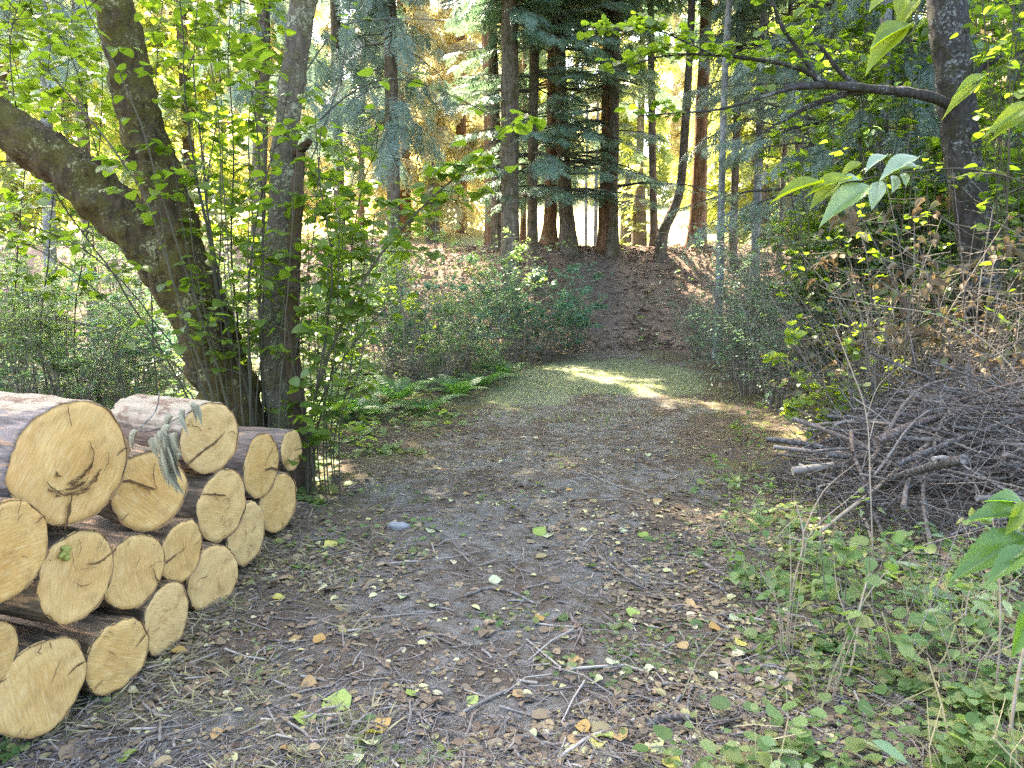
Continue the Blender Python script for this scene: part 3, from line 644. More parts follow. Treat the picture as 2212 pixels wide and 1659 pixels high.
shoot('hazel_shoot', "leafy shoot filling the gap left of the thick trunk", [(450, 880), (300, 560), (210, 330), (170, 170), (110, 30), (80, -60)], 6.2, .009, 120, .09, G1, subn=18, t0=.45)
shoot('hazel_shoot', "leafy shoot farthest back, behind both trunks", [(520, 860), (470, 600), (450, 420), (470, 250), (450, 100), (440, -40)], 6.6, .009, 120, .09, G1, subn=18, t0=.35)
for q, (xa, xb, xc, Y) in enumerate([(30, 60, 20, 7.4), (90, 130, 150, 7.0), (160, 220, 215, 7.6), (330, 330, 345, 7.2), (470, 480, 470, 7.4), (560, 540, 575, 7.0), (700, 715, 690, 6.8), (760, 740, 775, 7.4)]):
    shoot('hazel_shoot', f"leafy shoot of the back row beyond the mossy tree, {ORD[q + 1]} from the left", [(xa, 700, Y), ((xa + xb) / 2, 480, Y), (xb, 260, Y), (xc, 90, Y), (xc + 10, -60, Y)] if q < 6 else [(xa, 760, Y), (xb, 520, Y), (xc, 330, Y)], Y, .009, 150, .10, 'hazel shoots of the back row', subn=20, t0=.25)
for q in range(12):
    x0 = 450 + q * 15; x1 = x0 - 130 + q * 19 + rng.uniform(-25, 25)
    shoot('hazel_shoot', f"thin stem in front of the trunks, {ORD[q + 1]} from the left", [(x0, 905), (x0 + (x1 - x0) * .3, 740), (x0 + (x1 - x0) * .65, 560), (x1, 380 - (q * 37) % 150)], 4.9 + .05 * (q % 5), .006, 12, .075, 'thin stems before the mossy trunks', subn=3, t0=.4)
for q in range(9):
    x0 = 640 + q * 9; x1 = x0 + (q - 3) * 16
    shoot('hazel_shoot', f"thin upright cane at the foot of the broken stem, {ORD[q + 1]} from the left", [(x0 + 20, 960 - q * 4), ((x0 + x1) / 2 + 20, 800), (x1 + 20, 640 - (q % 3) * 90)], 4.95 + .06 * (q % 4), .0055, 16, .075, 'thin canes right of the stack', subn=3, t0=.3)
G2 = 'thin twigs above the arching shoot'
shoot('bare_twig', "twig forking from the pale trunk toward the top, nearly bare", [(636, 195), (690, 115), (735, 60), (790, 45), (870, 40), (960, 45)], 5.4, .006, 3, .07, G2, ground=False, stem='wood_twig', cat='twig')
shoot('bare_twig', "arched twig with a few round leaves, reaching the fir trunk", [(690, 260), (760, 200), (830, 172), (900, 178), (990, 215), (1075, 262), (1130, 300)], 5.2, .006, 13, .1, G2, ground=False, cat='twig', t0=.25)
shoot('bare_twig', "steep bare twig crossing below the arched twig", [(640, 420), (690, 300), (740, 160), (752, 40), (755, -30)], 5.5, .006, 6, .07, G2, ground=False, stem='wood_twig', cat='twig')

# ------------------------------------------------------------------ conifers
def fir_branches(mb, wb, z0, az, ln, pitch, droop, ns=20, spray=SPRAY, ssize=.42, hang=.35, t0=.22, r=.012, org=None):
    nb = len(z0); t = np.linspace(0, 1, 9)
    org = np.zeros((nb, 2)) if org is None else org
    ca, sa = np.cos(az), np.sin(az)
    def at_t(tt, b):
        rr = ln[b] * tt
        return np.stack([org[b, 0] + ca[b] * rr, org[b, 1] + sa[b] * rr, z0[b] + ln[b] * (np.tan(pitch[b]) * tt - droop[b] * tt * tt)], -1)
    b = np.arange(nb)
    for k in range(3):
        A = at_t(np.full(nb, k / 3), b); B = at_t(np.full(nb, (k + 1) / 3), b)
        rods(wb, A, B, r * ln * (1 - k * .28), r * ln * (1 - (k + 1) * .28), 0, .01, 4)
    bb = np.repeat(b, ns); tt = rng.uniform(t0, 1, nb * ns) ** .85
    pos = at_t(tt, bb); tan = norm(at_t(np.minimum(tt + .05, 1.05), bb) - pos)
    side = np.where(rng.random(nb * ns) < .5, -1., 1.) * rng.uniform(R(20), R(75), nb * ns)
    c, s_ = np.cos(side), np.sin(side)
    d = np.stack([tan[:, 0] * c - tan[:, 1] * s_, tan[:, 0] * s_ + tan[:, 1] * c, tan[:, 2] - hang * rng.uniform(.2, 1.6, nb * ns)], 1)
    up = norm(np.stack([rng.normal(0, .3, nb * ns), rng.normal(0, .3, nb * ns), np.ones(nb * ns)], 1))
    sz = ssize * np.clip(ln[bb], .5, 2.2) ** .5 * (1.2 - .55 * tt) * rng.uniform(.6, 1.25, nb * ns)
    scatter(mb, spray, pos, d, up, sz)
def fir_crown(h0, h1, step, lmax, ltop=.4, per=4, pitch=(.0, .25), droop=(.15, .4), ns=20, spray=SPRAY, ssize=.42, hang=.35, face=None, bias=0.0, mb=None, wb=None, t0=.22, lmin=.6):
    """branches between h0 and h1; face: azimuth they crowd toward"""
    mb = mb or MB(); wb = wb or MB()
    z = np.repeat(np.arange(h0, h1, step), per); n = len(z); z = z + rng.uniform(-step / 2, step / 2, n)
    az = rng.uniform(0, 2 * math.pi, n)
    if face is not None:
        m = rng.random(n) < bias; az = np.where(m, face + rng.normal(0, .75, n), az)
    f = (z - h0) / max(.1, h1 - h0)
    ln = (lmax + (ltop - lmax) * np.clip(f, 0, 1)) * rng.uniform(lmin, 1.1, n)
    fir_branches(mb, wb, z, az, ln, rng.uniform(*pitch, n), rng.uniform(*droop, n), ns, spray, ssize, hang, t0)
    return mb, wb
def mesh_of(mb, name, mat):
    o = mb.build(name, [M[q] for q in mat] if isinstance(mat, list) else M[mat]); me = o.data; bpy.data.objects.remove(o); return me
def child(name, me, parent, loc=(0, 0, 0), rz=0, scale=1.0):
    o = bpy.data.objects.new(name, me); COL.objects.link(o); o.parent = parent; o.location = tuple(loc); o.rotation_euler = (0, 0, rz)
    o.scale = (scale,) * 3 if np.isscalar(scale) else scale; return o
CAMSIDE = -math.pi / 2
def crown_set(low, high, lmax, mat, up=1.0, **kw):
    mb, wb = fir_crown(0, low, .50, lmax, lmax * .8, 4, ns=19, face=CAMSIDE, bias=.55, **kw)
    kw2 = dict(kw); kw2['spray'] = SPRAY_BIG; kw2['ssize'] = .95; kw2.pop('t0', None)
    fir_crown(low, high, .55, lmax * up, .7, 4, ns=13, mb=mb, wb=wb, **kw2)
    return mesh_of(mb.merge(wb, 1), 'crown', [mat, 'wood_twig'])
CR = {'skirt': crown_set(4.2, 15, 2.9, 'needle', up=.62, pitch=(-.12, .12), droop=(.05, .28), hang=.12),
      'skirt2': crown_set(4.4, 14, 2.2, 'needle_blue', up=.75, pitch=(-.2, .15), droop=(.1, .4), hang=.4),
      'droop': crown_set(6.0, 14, 1.5, 'needle_blue', pitch=(-.1, .2), droop=(.35, .7), hang=1.4, spray=SPRAY_FINE, ssize=.5),
      'thin': crown_set(3.0, 11, 1.15, 'needle', pitch=(-.3, .1), droop=(.1, .4), hang=.5)}
G3 = 'conifers standing on the earth bank'
def bank_tree(name, label, pts, Y, bark, crown_kind=None, zc=3.2, rzc=0.0, sc=1.0, ridge=.12, flare=1.5, top=19, group=G3, seed=1, lean=0.0, rough=.06):
    P, r_ = trunk_path(pts, Y); b = gx(pts[0][0], pts[0][3] if len(pts[0]) > 3 else Y)
    t = thing(name, label, 'tree', b, 0, group)
    z0 = b[2] - .15; r0 = r_[0]
    base = [(P[0][0], P[0][1], z0), (P[0][0], P[0][1], z0 + .28), (P[0][0] + (P[1][0] - P[0][0]) * .15, P[0][1], z0 + .7)]
    rb = [r0 * flare * 1.15, r0 * (1 + (flare - 1) * .45), r0 * 1.06]
    keep = P[:, 2] > z0 + 1.0; P2 = np.vstack([np.array(base), P[keep]]); rr = np.concatenate([rb, r_[keep]])
    e = P2[-1] + np.array((lean, 0, max(1.0, top - P2[-1][2]))); P2 = np.vstack([P2, e]); rr = np.concatenate([rr, [.04]])
    mb = MB(); n = 46; zt = np.linspace(0, 1, n) ** 1.5
    dist = np.concatenate(([0], np.cumsum(np.linalg.norm(np.diff(P2, axis=0), axis=1)))); dist /= dist[-1]
    C = np.stack([np.interp(zt, dist, P2[:, k]) for k in range(3)], 1); rad = np.interp(zt, dist, rr)
    C[1:-1] = (C[:-2] + 2 * C[1:-1] + C[2:]) / 4
    # roots: the flare is lobed near the ground
    V0 = MB(); tube(V0, C, rad, 24, 0, rough, seed, 3, False, ridge)
    V = V0.V[0].reshape(n, 24, 3); th = np.arange(24) / 24 * 2 * math.pi
    lob = 1 + .22 * np.sin(th * 5 + seed)[None, :] * np.clip(1 - (C[:, 2:3] - z0) / .8, 0, 1)
    V = C[:, None, :] + (V - C[:, None, :]) * lob[..., None]
    mb.add((V - np.array(b)).reshape(-1, 3), V0.L[0].reshape(-1, 4)); mb.build('trunk', M[bark], t)
    if crown_kind:
        ax = np.interp(zc, C[:, 2], C[:, 0]); ay = np.interp(zc, C[:, 2], C[:, 1])
        child('crown', CR[crown_kind], t, (ax - b[0], ay - b[1], zc - b[2]), rzc, sc)
    return t
bank_tree('fir_tree', "thickest fir trunk on the bank, grey brown, left of centre", [(1102, 560, 21), (1102, 450, 20), (1102, 300, 19), (1101, 150, 18), (1101, 0, 17)], 15.8, 'bark_fir', 'thin', 6.3, .6, 1.0, seed=1, flare=1.25)
bank_tree('fir_tree', "fir trunk with a mossy sunlit left edge, tucked behind the thickest trunk", [(1076, 520, 15), (1074, 400, 13), (1066, 200, 11), (1062, 0, 10)], 19.0, 'bark_fir', 'thin', 8.2, 2.0, .9, seed=2)
bank_tree('fir_tree', "thin orange sunlit trunk in the gap right of the thickest trunk", [(1130, 520, 6), (1131, 400, 6), (1133, 200, 5), (1134, 0, 5)], 20.5, 'bark_red', None, seed=3)  # orange sunlight on this trunk is put into its bark colour
bank_tree('fir_tree', "dark slim fir trunk with drooping branches right of the thickest trunk", [(1150, 535, 12), (1150, 420, 11), (1152, 250, 11), (1155, 0, 10)], 17.0, 'bark_fir', 'skirt', 3.5, .2, .95, seed=4, flare=1.2)
bank_tree('cedar_tree', "reddish trunk with a flared left foot behind low fir boughs", [(1188, 530, 13), (1190, 430, 12), (1192, 250, 11), (1195, 0, 10)], 18.6, 'bark_red', 'skirt', 3.7, 1.1, 1.0, seed=5, flare=1.7)
bank_tree('fir_tree', "dark trunk leaning left from a wide right foot, at the top of the bank path", [(1228, 528, 16), (1221, 430, 14), (1213, 250, 13), (1205, 0, 12)], 18.4, 'bark_fir', 'skirt', 3.6, 3.9, 1.1, seed=6, flare=1.7)
bank_tree('cedar_tree', "broad reddish cedar trunk at the middle of the bank", [(1306, 527, 13), (1308, 430, 12), (1312, 250, 12), (1316, 0, 11)], 18.6, 'bark_red', 'skirt', 3.7, 5.2, 1.1, seed=7, flare=1.7, ridge=.2)
bank_tree('cedar_tree', "darker twin trunk grown against the broad cedar on its right", [(1324, 527, 11), (1325, 430, 10), (1327, 250, 10), (1330, 0, 9)], 18.3, 'bark_fir', 'thin', 6.6, 2.6, 1.0, seed=8, flare=1.6)
bank_tree('fir_tree', "slim mossy trunk between the broad cedar and the curved trunk", [(1412, 524, 8), (1411, 430, 8), (1408, 250, 8), (1405, 0, 7)], 19.2, 'bark_fir', 'thin', 6.8, 4.4, .9, seed=9)
bank_tree('fir_tree', "curved trunk bowing left at its foot on the bank", [(1428, 527, 11), (1440, 495, 11), (1463, 440, 10), (1473, 390, 9), (1480, 280, 9), (1488, 150, 8), (1495, 0, 8)], 18.2, 'bark_fir', 'thin', 7.6, .9, .9, seed=10, flare=1.1)
bank_tree('cedar_tree', "thick orange lit trunk with stringy bark, right of the curved trunk", [(1506, 530, 17), (1509, 430, 15), (1516, 250, 13), (1526, 0, 12)], 18.8, 'bark_red', 'thin', 7.4, 3.3, 1.0, seed=11, flare=1.35, ridge=.18)
bank_tree('birch_tree', "slender grey lichen trunk at the right foot of the bank", [(1554, 620, 9), (1557, 500, 8), (1560, 350, 7), (1566, 150, 7), (1575, 0, 6)], 13.0, 'bark_grey', None, seed=12, flare=1.1, ridge=.03, top=11)
bank_tree('fir_tree', "brown trunk right of the slender grey trunk", [(1583, 540, 9), (1586, 430, 8), (1592, 250, 8), (1600, 0, 7)], 17.5, 'bark_fir', 'thin', 6.6, 1.7, .9, seed=13)
bank_tree('fir_tree', "grey trunk rising from dead brush at the right of the bank", [(1632, 535, 10), (1636, 430, 9), (1642, 250, 8), (1650, 0, 8)], 16.5, 'bark_grey', 'skirt2', 4.6, 4.9, .9, seed=14, ridge=.05)
bank_tree('fir_tree', "thin leaning trunk right of the grey trunk", [(1684, 520, 6), (1690, 430, 6), (1698, 250, 5), (1708, 0, 5)], 17.5, 'bark_fir', 'skirt', 4.8, .3, .8, seed=15)
bank_tree('fir_tree', "dark fir trunk with weeping boughs behind the hazel shoots", [(852, 525, 15), (850, 400, 14), (846, 200, 14), (842, 0, 13)], 14.8, 'bark_fir', 'droop', 4.2, .4, 1.0, seed=16)
bank_tree('fir_tree', "weeping fir seen through leaves right of the pale lichen trunk", [(735, 530, 12), (732, 400, 11), (728, 200, 11), (724, 0, 10)], 16.0, 'bark_fir', 'droop', 4.4, 2.4, (1.0, 1.0, .84), seed=17, top=15.5)
bank_tree('fir_tree', "brown trunk seen between the thick mossy trunk and the pale trunk", [(556, 530, 16), (560, 400, 15), (566, 200, 14), (570, 0, 14)], 14.0, 'bark_fir', 'droop', 4.8, 4.0, .9, seed=18)
bank_tree('fir_tree', "slim trunk seen just right of the weeping firs", [(780, 525, 7), (781, 400, 7), (783, 200, 6), (786, 0, 6)], 18.5, 'bark_red', 'thin', 5.4, 1.4, .9, seed=19)
bank_tree('birch_tree', "bluish pale trunk below the left limb", [(108, 560, 13), (106, 440, 12), (100, 250, 12), (95, 0, 11)], 12.5, 'bark_grey', 'droop', 5.2, 1.0, .9, seed=20, ridge=.03)
bank_tree('fir_tree', "grey trunk at top left between the limb and the thick trunk", [(190, 530, 12), (185, 400, 12), (175, 200, 11), (165, 0, 11)], 15.5, 'bark_fir', 'droop', 5.6, 5.2, .9, seed=21)
bank_tree('fir_tree', "tall slim trunk in golden light left of the thickest trunk", [(1056, 470, 9), (1055, 350, 9), (1052, 200, 9), (1048, 0, 8)], 23.5, 'bark_red', None, seed=22)
bank_tree('dead_sapling', "thin pale pole standing left of the broad cedar", [(1266, 520, 3.2), (1266, 400, 3), (1268, 300, 2.5)], 23.0, 'bark_grey', None, seed=23, top=6, flare=1.0)
bank_tree('dead_sapling', "thin pale pole nearest the broad cedar", [(1286, 520, 4), (1288, 400, 3.5), (1290, 300, 3)], 22.0, 'bark_grey', None, seed=24, top=6, flare=1.0)
G4 = 'conifers behind the right thicket'
bank_tree('fir_tree', "purple grey trunk left of the dark speckled tree", [(1898, 600, 15), (1900, 460, 14), (1905, 300, 13), (1915, 0, 12)], 9.5, 'bark_grey', 'droop', 2.4, 1.9, .75, seed=25, group=G4, ridge=.05, top=14)
bank_tree('fir_tree', "brown trunk immediately left of the dark speckled tree", [(1945, 560, 14), (1946, 430, 13), (1950, 250, 13), (1960, 0, 12)], 10.5, 'bark_fir', 'skirt2', 2.6, 3.1, .8, seed=26, group=G4, top=15)
bank_tree('fir_tree', "bough laden fir above the feathery shrubs", [(1780, 560, 10), (1782, 430, 10), (1788, 250, 9), (1795, 0, 9)], 12.0, 'bark_fir', 'skirt2', 2.6, 5.3, .95, seed=27, group=G4, top=15)
bank_tree('fir_tree', "fir with grey boughs left of the limb of the dark speckled tree", [(1722, 540, 9), (1724, 430, 9), (1728, 250, 8), (1735, 0, 8)], 14.5, 'bark_fir', 'skirt', 3.2, 2.2, .9, seed=28, group=G4, top=15)
bank_tree('fir_tree', "fir at the right edge behind the thin canes", [(2190, 560, 12), (2192, 430, 12), (2196, 250, 11), (2200, 0, 10)], 11.5, 'bark_fir', 'skirt', 2.6, .9, .9, seed=29, group=G4, top=15)

# ------------------------------------------------------------------ dark speckled tree at right with its long limb
t = thing('speckled_tree', "dark speckled tree at right with one long limb reaching left", 'tree')
_, Pr, rr_ = trunk('trunk', [(2128, 760, 38), (2122, 640, 37), (2112, 540, 37), (2098, 450, 37), (2085, 360, 36), (2072, 270, 36), (2062, 180, 36), (2052, 80, 37), (2044, 0, 37)], 6.6, 'bark_dark', t, 24, .10, 0, 31, up=(np.array((4.3, 7.2, 9.5)), .05), freq=9)
def limb(pts, Y, r0, r1, name='limb', rough=.2, sides=10, mat='bark_dark'):
    P = np.array([at(q[0], q[1], q[2] if len(q) > 2 else Y) for q in pts]); mb = MB()
    C = catmull(P, 30); tube(mb, C, [r0, r1], sides, 0, rough, 3, 14, True); mb.build(name, M[mat], t); return C
L1 = limb([(2078, 240, 6.6), (2020, 212, 6.4), (1950, 198, 6.3), (1880, 192, 6.2), (1800, 184, 6.1), (1730, 186, 6.0), (1695, 188, 6.0)], 6.3, .045, .024)
L2 = limb([(1880, 192), (1820, 206), (1760, 224), (1690, 262), (1640, 290)], 6.2, .035, .006)
L3 = limb([(1790, 182), (1720, 145), (1640, 130), (1540, 118), (1430, 122), (1340, 150)], 6.05, .022, .004)
L4 = limb([(1730, 186), (1660, 205), (1560, 235), (1450, 245), (1380, 250)], 5.9, .016, .004)
L5 = limb([(1770, 182), (1745, 140), (1718, 100), (1690, 60), (1668, 0), (1650, -60)], 6.1, .022, .008)
L6 = limb([(1860, 195), (1810, 150), (1775, 105), (1735, 90)], 6.25, .022, .012)
L7 = limb([(1540, 118), (1480, 90), (1400, 60), (1330, 70)], 5.9, .008, .003)
L8 = limb([(2065, 210), (2130, 140), (2212, 110), (2300, 60)], 6.5, .03, .01)
for C, n, sz in ((L3, 170, .075), (L4, 60, .07), (L7, 110, .075), (L5, 50, .08), (L2, 30, .07), (L8, 60, .08), (L6, 20, .07)):
    mb = MB(); wb = MB(); i = rng.integers(8, 30, n // 5); dd = rdir(n // 5, -.2, .6); B = C[i] + dd * rng.uniform(.1, .35, (n // 5, 1)); rods(wb, C[i], B, .004, .0015, 0, .1)
    for q in range(n // 5): leaves_along(mb, np.array([C[i[q]], B[q]]), 5, sz, ROUND, .4, .06)
    mb.merge(wb, 1).build('foliage', [M['hazel_leaf'], M['wood_twig']], t)
crown(t, [Pr[-1], Pr[-3], Pr[-5]], (3.6, 7.2, 8.6), (3.6, 3.8, 2.0), 90, 5000, .13, 'hazel_leaf')

# ------------------------------------------------------------------ far, sunlit wood beyond the meadow
def far_proto(name, kind, h, mat, lmax, h0, ns, hang, step=.8, per=4, ssize=1.15, droop=(.2, .5)):
    t = thing(name, None, 'tree')
    mb = MB(); tube(mb, np.array([(0, 0, -.5), (.05, .03, h * .5), (0, 0, h)]), [.26, .2, .03], 10, 0, .05); mb.build('trunk', M['bark_red' if kind == 'gold' else 'bark_fir'], t)
    mb, wb = fir_crown(h0, h, step, lmax, .4, per, (-.1, .2), droop, ns, SPRAY_BIG, ssize, hang)
    mb.merge(wb, 1).build('crown', [M[mat], M['bark_red' if kind == 'gold' else 'wood_twig']], t); return t
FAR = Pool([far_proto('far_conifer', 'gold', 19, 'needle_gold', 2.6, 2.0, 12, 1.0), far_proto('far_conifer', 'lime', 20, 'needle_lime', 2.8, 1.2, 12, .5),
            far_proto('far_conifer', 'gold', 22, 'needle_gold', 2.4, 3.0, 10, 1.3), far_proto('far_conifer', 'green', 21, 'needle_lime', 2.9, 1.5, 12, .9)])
far = []
for k in range(46):
    px = -250 + k * 58 + rng.uniform(-22, 22); Y = [47, 56, 66, 52][k % 4] + rng.uniform(-3, 3)
    if 880 < px < 1080 and Y < 55: Y += 12
    far.append((px, Y))
for px, Y, in [(1000, 27), (930, 30), (880, 26), (1620, 25), (1740, 28), (1560, 30), (430, 25), (300, 28), (60, 24), (1860, 25), (2020, 27), (2150, 24), (640, 27)]: far.append((px, Y))
far.sort()
rows = [[q for q in far if q[1] < 40], [q for q in far if q[1] >= 40]]
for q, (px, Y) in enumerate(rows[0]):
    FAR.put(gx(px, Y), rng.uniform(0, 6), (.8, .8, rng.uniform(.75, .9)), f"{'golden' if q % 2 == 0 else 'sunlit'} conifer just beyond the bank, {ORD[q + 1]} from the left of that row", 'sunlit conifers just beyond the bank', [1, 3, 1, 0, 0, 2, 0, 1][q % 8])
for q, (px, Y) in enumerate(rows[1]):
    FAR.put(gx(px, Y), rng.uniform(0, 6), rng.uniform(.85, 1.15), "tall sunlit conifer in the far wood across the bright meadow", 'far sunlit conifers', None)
FAR.clean()

# ------------------------------------------------------------------ shrubs
def shrub_proto(name, cat, h, r, nst, ntw, nl, size, leaf, stem, tpl=SIMPLE, rs=.006, zl=.25, tw=(.12, .35), lspread=.05, tilt=.5, lean=.5, hang=.3, lo=.8):
    t = thing(name, None, cat); wb = MB(); lb = MB()
    a = rng.uniform(0, 2 * math.pi, nst); out = rng.uniform(.15, 1.25, nst) * r; hh = h * rng.uniform(.4, 1.3, nst)
    tips = np.stack([np.cos(a) * out, np.sin(a) * out, hh], 1); base = np.stack([np.cos(a) * r * .1, np.sin(a) * r * .1, np.full(nst, -.05)], 1)
    stems = []
    for q in range(nst):
        m = base[q] + (tips[q] - base[q]) * .5 + np.array((np.cos(a[q]) * -.1 * r * lean, np.sin(a[q]) * -.1 * r * lean, .08 * h)) + rng.normal(0, .04 * h, 3)
        C = catmull(np.array([base[q], m, tips[q]]), 10); stems.append(C); tube(wb, C, [rs * rng.uniform(.7, 1.3), rs * .3], 4)
    S = np.array(stems); k = rng.integers(0, nst, ntw); tt = rng.uniform(zl, 1, ntw) * 8.99; i = tt.astype(int)
    A = S[k, i] + (S[k, np.minimum(i + 1, 9)] - S[k, i]) * (tt - i)[:, None]; B = A + rdir(ntw, -.2, .6) * rng.uniform(*tw, (ntw, 1)) * h
    rods(wb, A, B, rs * .45, rs * .2, 0, .08)
    wj = rng.gamma(.55, 1.0, ntw); j = rng.choice(ntw, nl, p=wj / wj.sum()); pos = A[j] + (B[j] - A[j]) * rng.uniform(.2, 1.05, (nl, 1)) + rng.normal(0, lspread * .5, (nl, 3))
    scatter(lb, tpl, pos, norm((B - A)[j] + rdir(nl, -lo, hang) * .8 * np.linalg.norm((B - A)[j], axis=1, keepdims=True) + 1e-4), upish(nl, tilt), size * rng.uniform(.55, 1.3, nl))
    wb.build('stems', M[stem], t); lb.build('leaves', M[leaf], t); return t
SM = Pool([shrub_proto('leafy_shrub', 'shrub', 1.5, .75, 14, 170, 1700, .052, 'small_leaf', 'stem', zl=.4), shrub_proto('leafy_shrub', 'shrub', 1.3, .8, 12, 190, 2600, .05, 'small_leaf', 'stem'),
           shrub_proto('leafy_shrub', 'shrub', 1.7, .7, 16, 180, 1700, .05, 'small_leaf', 'stem', zl=.45)])
BL = Pool([shrub_proto('bluish_shrub', 'shrub', 1.2, .7, 10, 110, 1100, .09, 'blue_leaf', 'stem', LANCE, tilt=.6), shrub_proto('bluish_shrub', 'shrub', 1.4, .6, 10, 110, 1000, .085, 'blue_leaf', 'stem', LANCE, tilt=.6)])
FE = Pool([shrub_proto('feathery_shrub', 'shrub', 1.6, .75, 16, 330, 3600, .036, 'feather_leaf', 'stem', LANCE, .007, .2), shrub_proto('feathery_shrub', 'shrub', 1.4, .8, 14, 300, 3200, .036, 'feather_leaf', 'stem', LANCE, .007, .2)])
DN = Pool([shrub_proto('thicket_shrub', 'shrub', 3.4, 1.0, 20, 230, 2300, .085, 'hazel_leaf', 'shoot', BROAD, .011, .2, (.08, .22)), shrub_proto('thicket_shrub', 'shrub', 3.9, .9, 22, 240, 2300, .08, 'hazel_leaf', 'shoot', BROAD, .011, .25, (.08, .2)),
           shrub_proto('thicket_shrub', 'shrub', 2.6, .9, 16, 170, 1300, .07, 'small_leaf', 'shoot', ROUND, .010, .15, (.08, .22))])
BR = Pool([shrub_proto('withered_shrub', 'shrub', 1.5, .8, 9, 60, 95, .08, 'brown_leaf', 'stem', CURL, .007, .25, tilt=1.2, hang=-.4, lo=1.0), shrub_proto('withered_shrub', 'shrub', 1.3, .9, 9, 60, 80, .085, 'brown_leaf', 'stem', CURL, .007, .2, tilt=1.2, hang=-.4, lo=1.0)])
YE = Pool([shrub_proto('yellow_sapling', 'sapling', .95, .5, 8, 60, 420, .085, 'yellow_leaf', 'stem', ROUND, .005, .3)])
PI = Pool([shrub_proto('bramble', 'shrub', .9, .8, 26, 130, 120, .05, 'brown_leaf', 'stem', SIMPLE, .004, .2)])
def fern_proto(nf, ln):
    t = thing('fern', None, 'fern'); mb = MB()
    a = np.arange(nf) / nf * 2 * math.pi + rng.uniform(-.2, .2, nf)
    for q in range(nf):
        l_ = ln * rng.uniform(.75, 1.1); el = rng.uniform(.85, 1.3); tt = np.linspace(0, 1, 15)
        pr = l_ * (tt * math.cos(el) + .25 * tt ** 2); pz = l_ * (tt * math.sin(el) - .55 * tt ** 2)
        C = np.stack([np.cos(a[q]) * pr, np.sin(a[q]) * pr, pz], 1); tube(mb, C, [.004, .0015], 3)
        i = np.repeat(np.arange(2, 15), 2); sgn = np.tile([-1., 1.], 13); tn = norm(np.gradient(C, axis=0))[i]
        sd2 = np.stack([-np.sin(a[q]) * sgn, np.cos(a[q]) * sgn, np.full(26, -.25)], 1)
        w_ = l_ * .17 * np.sin(np.clip((i / 14.0) * .85 + .12, 0, 1) * math.pi) + .02
        for off in (0, .5):
            scatter(mb, PINNA, C[i] + tn * off * l_ / 14, norm(sd2 + tn * .35), np.cross(tn, sd2) * sgn[:, None], w_)
    mb.build('fronds', M['fern'], t); return t
HB = Pool([shrub_proto('leafy_herb', 'plant', .42, .16, 4, 14, 46, .055, 'cover_leaf', 'stem', BROAD, .003, .25, (.1, .3)), shrub_proto('leafy_herb', 'plant', .5, .2, 5, 16, 60, .045, 'cover_leaf', 'cane', LANCE, .003, .2, (.1, .3))])
FN = Pool([fern_proto(10, .8), fern_proto(8, .7)])
def row(pool, spots, label, group, sc=(.85, 1.15), zs=1.0):
    spots = sorted(spots, key=lambda q: q[0] / 1.0)
    for k, q in enumerate(spots):
        s_ = rng.uniform(*sc) * (q[2] if len(q) > 2 else 1)
        pool.put(gx(q[0], q[1]), rng.uniform(0, 6.28), (s_, s_, s_ * zs), label.format(ORD[k + 1]), group)
row(SM, [(-60, 7.2), (20, 8.6), (95, 10.5), (150, 7.8), (235, 7.1, .8), (270, 8.8), (310, 10.6), (395, 9.3), (225, 11.5), (60, 7.0, .7)], "small leaved shrub in the undergrowth behind the stack, {} from the left", 'shrubs in the left undergrowth', (.6, 1.25))
row(SM, [(690, 9.6, .8), (740, 11), (830, 12.6), (865, 10.4), (935, 9.7, .8), (975, 12.8), (1000, 10.8), (1055, 10.2, .8), (1085, 13.2), (470, 9.5), (520, 11)], "leafy shrub between the hazel shoots and the path, {} from the left", 'shrubs left of the path', (.65, 1.3))
row(BL, [(1010, 14.4), (1050, 14.8, 1.15), (1080, 14.2, 1.2), (1110, 13.8, 1.15), (1140, 14.4, 1.2), (1165, 13.4, 1.1), (1200, 14.0, 1.1), (1236, 14.5, .95)], "bluish broad leaved shrub at the foot of the firs, {} from the left", 'bluish shrubs at the foot of the bank')
SA = Pool([shrub_proto('thin_sapling', 'sapling', 2.3, .55, 5, 60, 420, .065, 'yellow_leaf', 'stem', BROAD, .009, .35, (.08, .2)), shrub_proto('thin_sapling', 'sapling', 2.0, .5, 6, 70, 620, .05, 'small_leaf', 'stem', BROAD, .009, .3, (.1, .22))])
row(SA, [(-30, 9.6), (75, 8.2), (140, 11.6), (265, 10.2), (340, 12), (720, 10.4), (810, 11.6), (880, 9.6), (960, 11), (1015, 13.4), (440, 12.5)], "thin airy sapling above the left shrubs, {} from the left", 'thin saplings left of the path', (.7, 1.05))
row(BL, [(10, 8.0), (115, 9.0), (200, 8.3), (300, 7.9), (370, 8.6), (770, 10.2), (855, 11.2), (925, 10.6), (1010, 11.8)], "bluish shrub among the small leaved shrubs, {} from the left", 'bluish shrubs left of the path', (.7, 1.0))
row(PI, [(50, 7.4), (165, 7.0), (290, 7.3), (385, 7.8), (860, 9.4), (940, 9.2), (985, 10.2)], "bare brown stemmed bush in the left undergrowth, {} from the left", 'bare bushes left of the path', (.8, 1.2))
row(PI, [(1850, 5.9), (1915, 5.7), (1975, 6.0), (2035, 5.6), (2090, 5.9), (2150, 5.5), (2215, 5.8), (1800, 6.4)], "dead bare bush rising from the brush pile, {} from the left", 'bare bushes on the brush pile', (1.0, 1.35))
row(FN, [(800, 7.6), (860, 8.3), (925, 8.0), (990, 8.9), (1045, 9.8), (1085, 10.6), (745, 7.4)], "fern at the left edge of the path, {} from the left", 'ferns at the left edge of the path', (.65, .95))
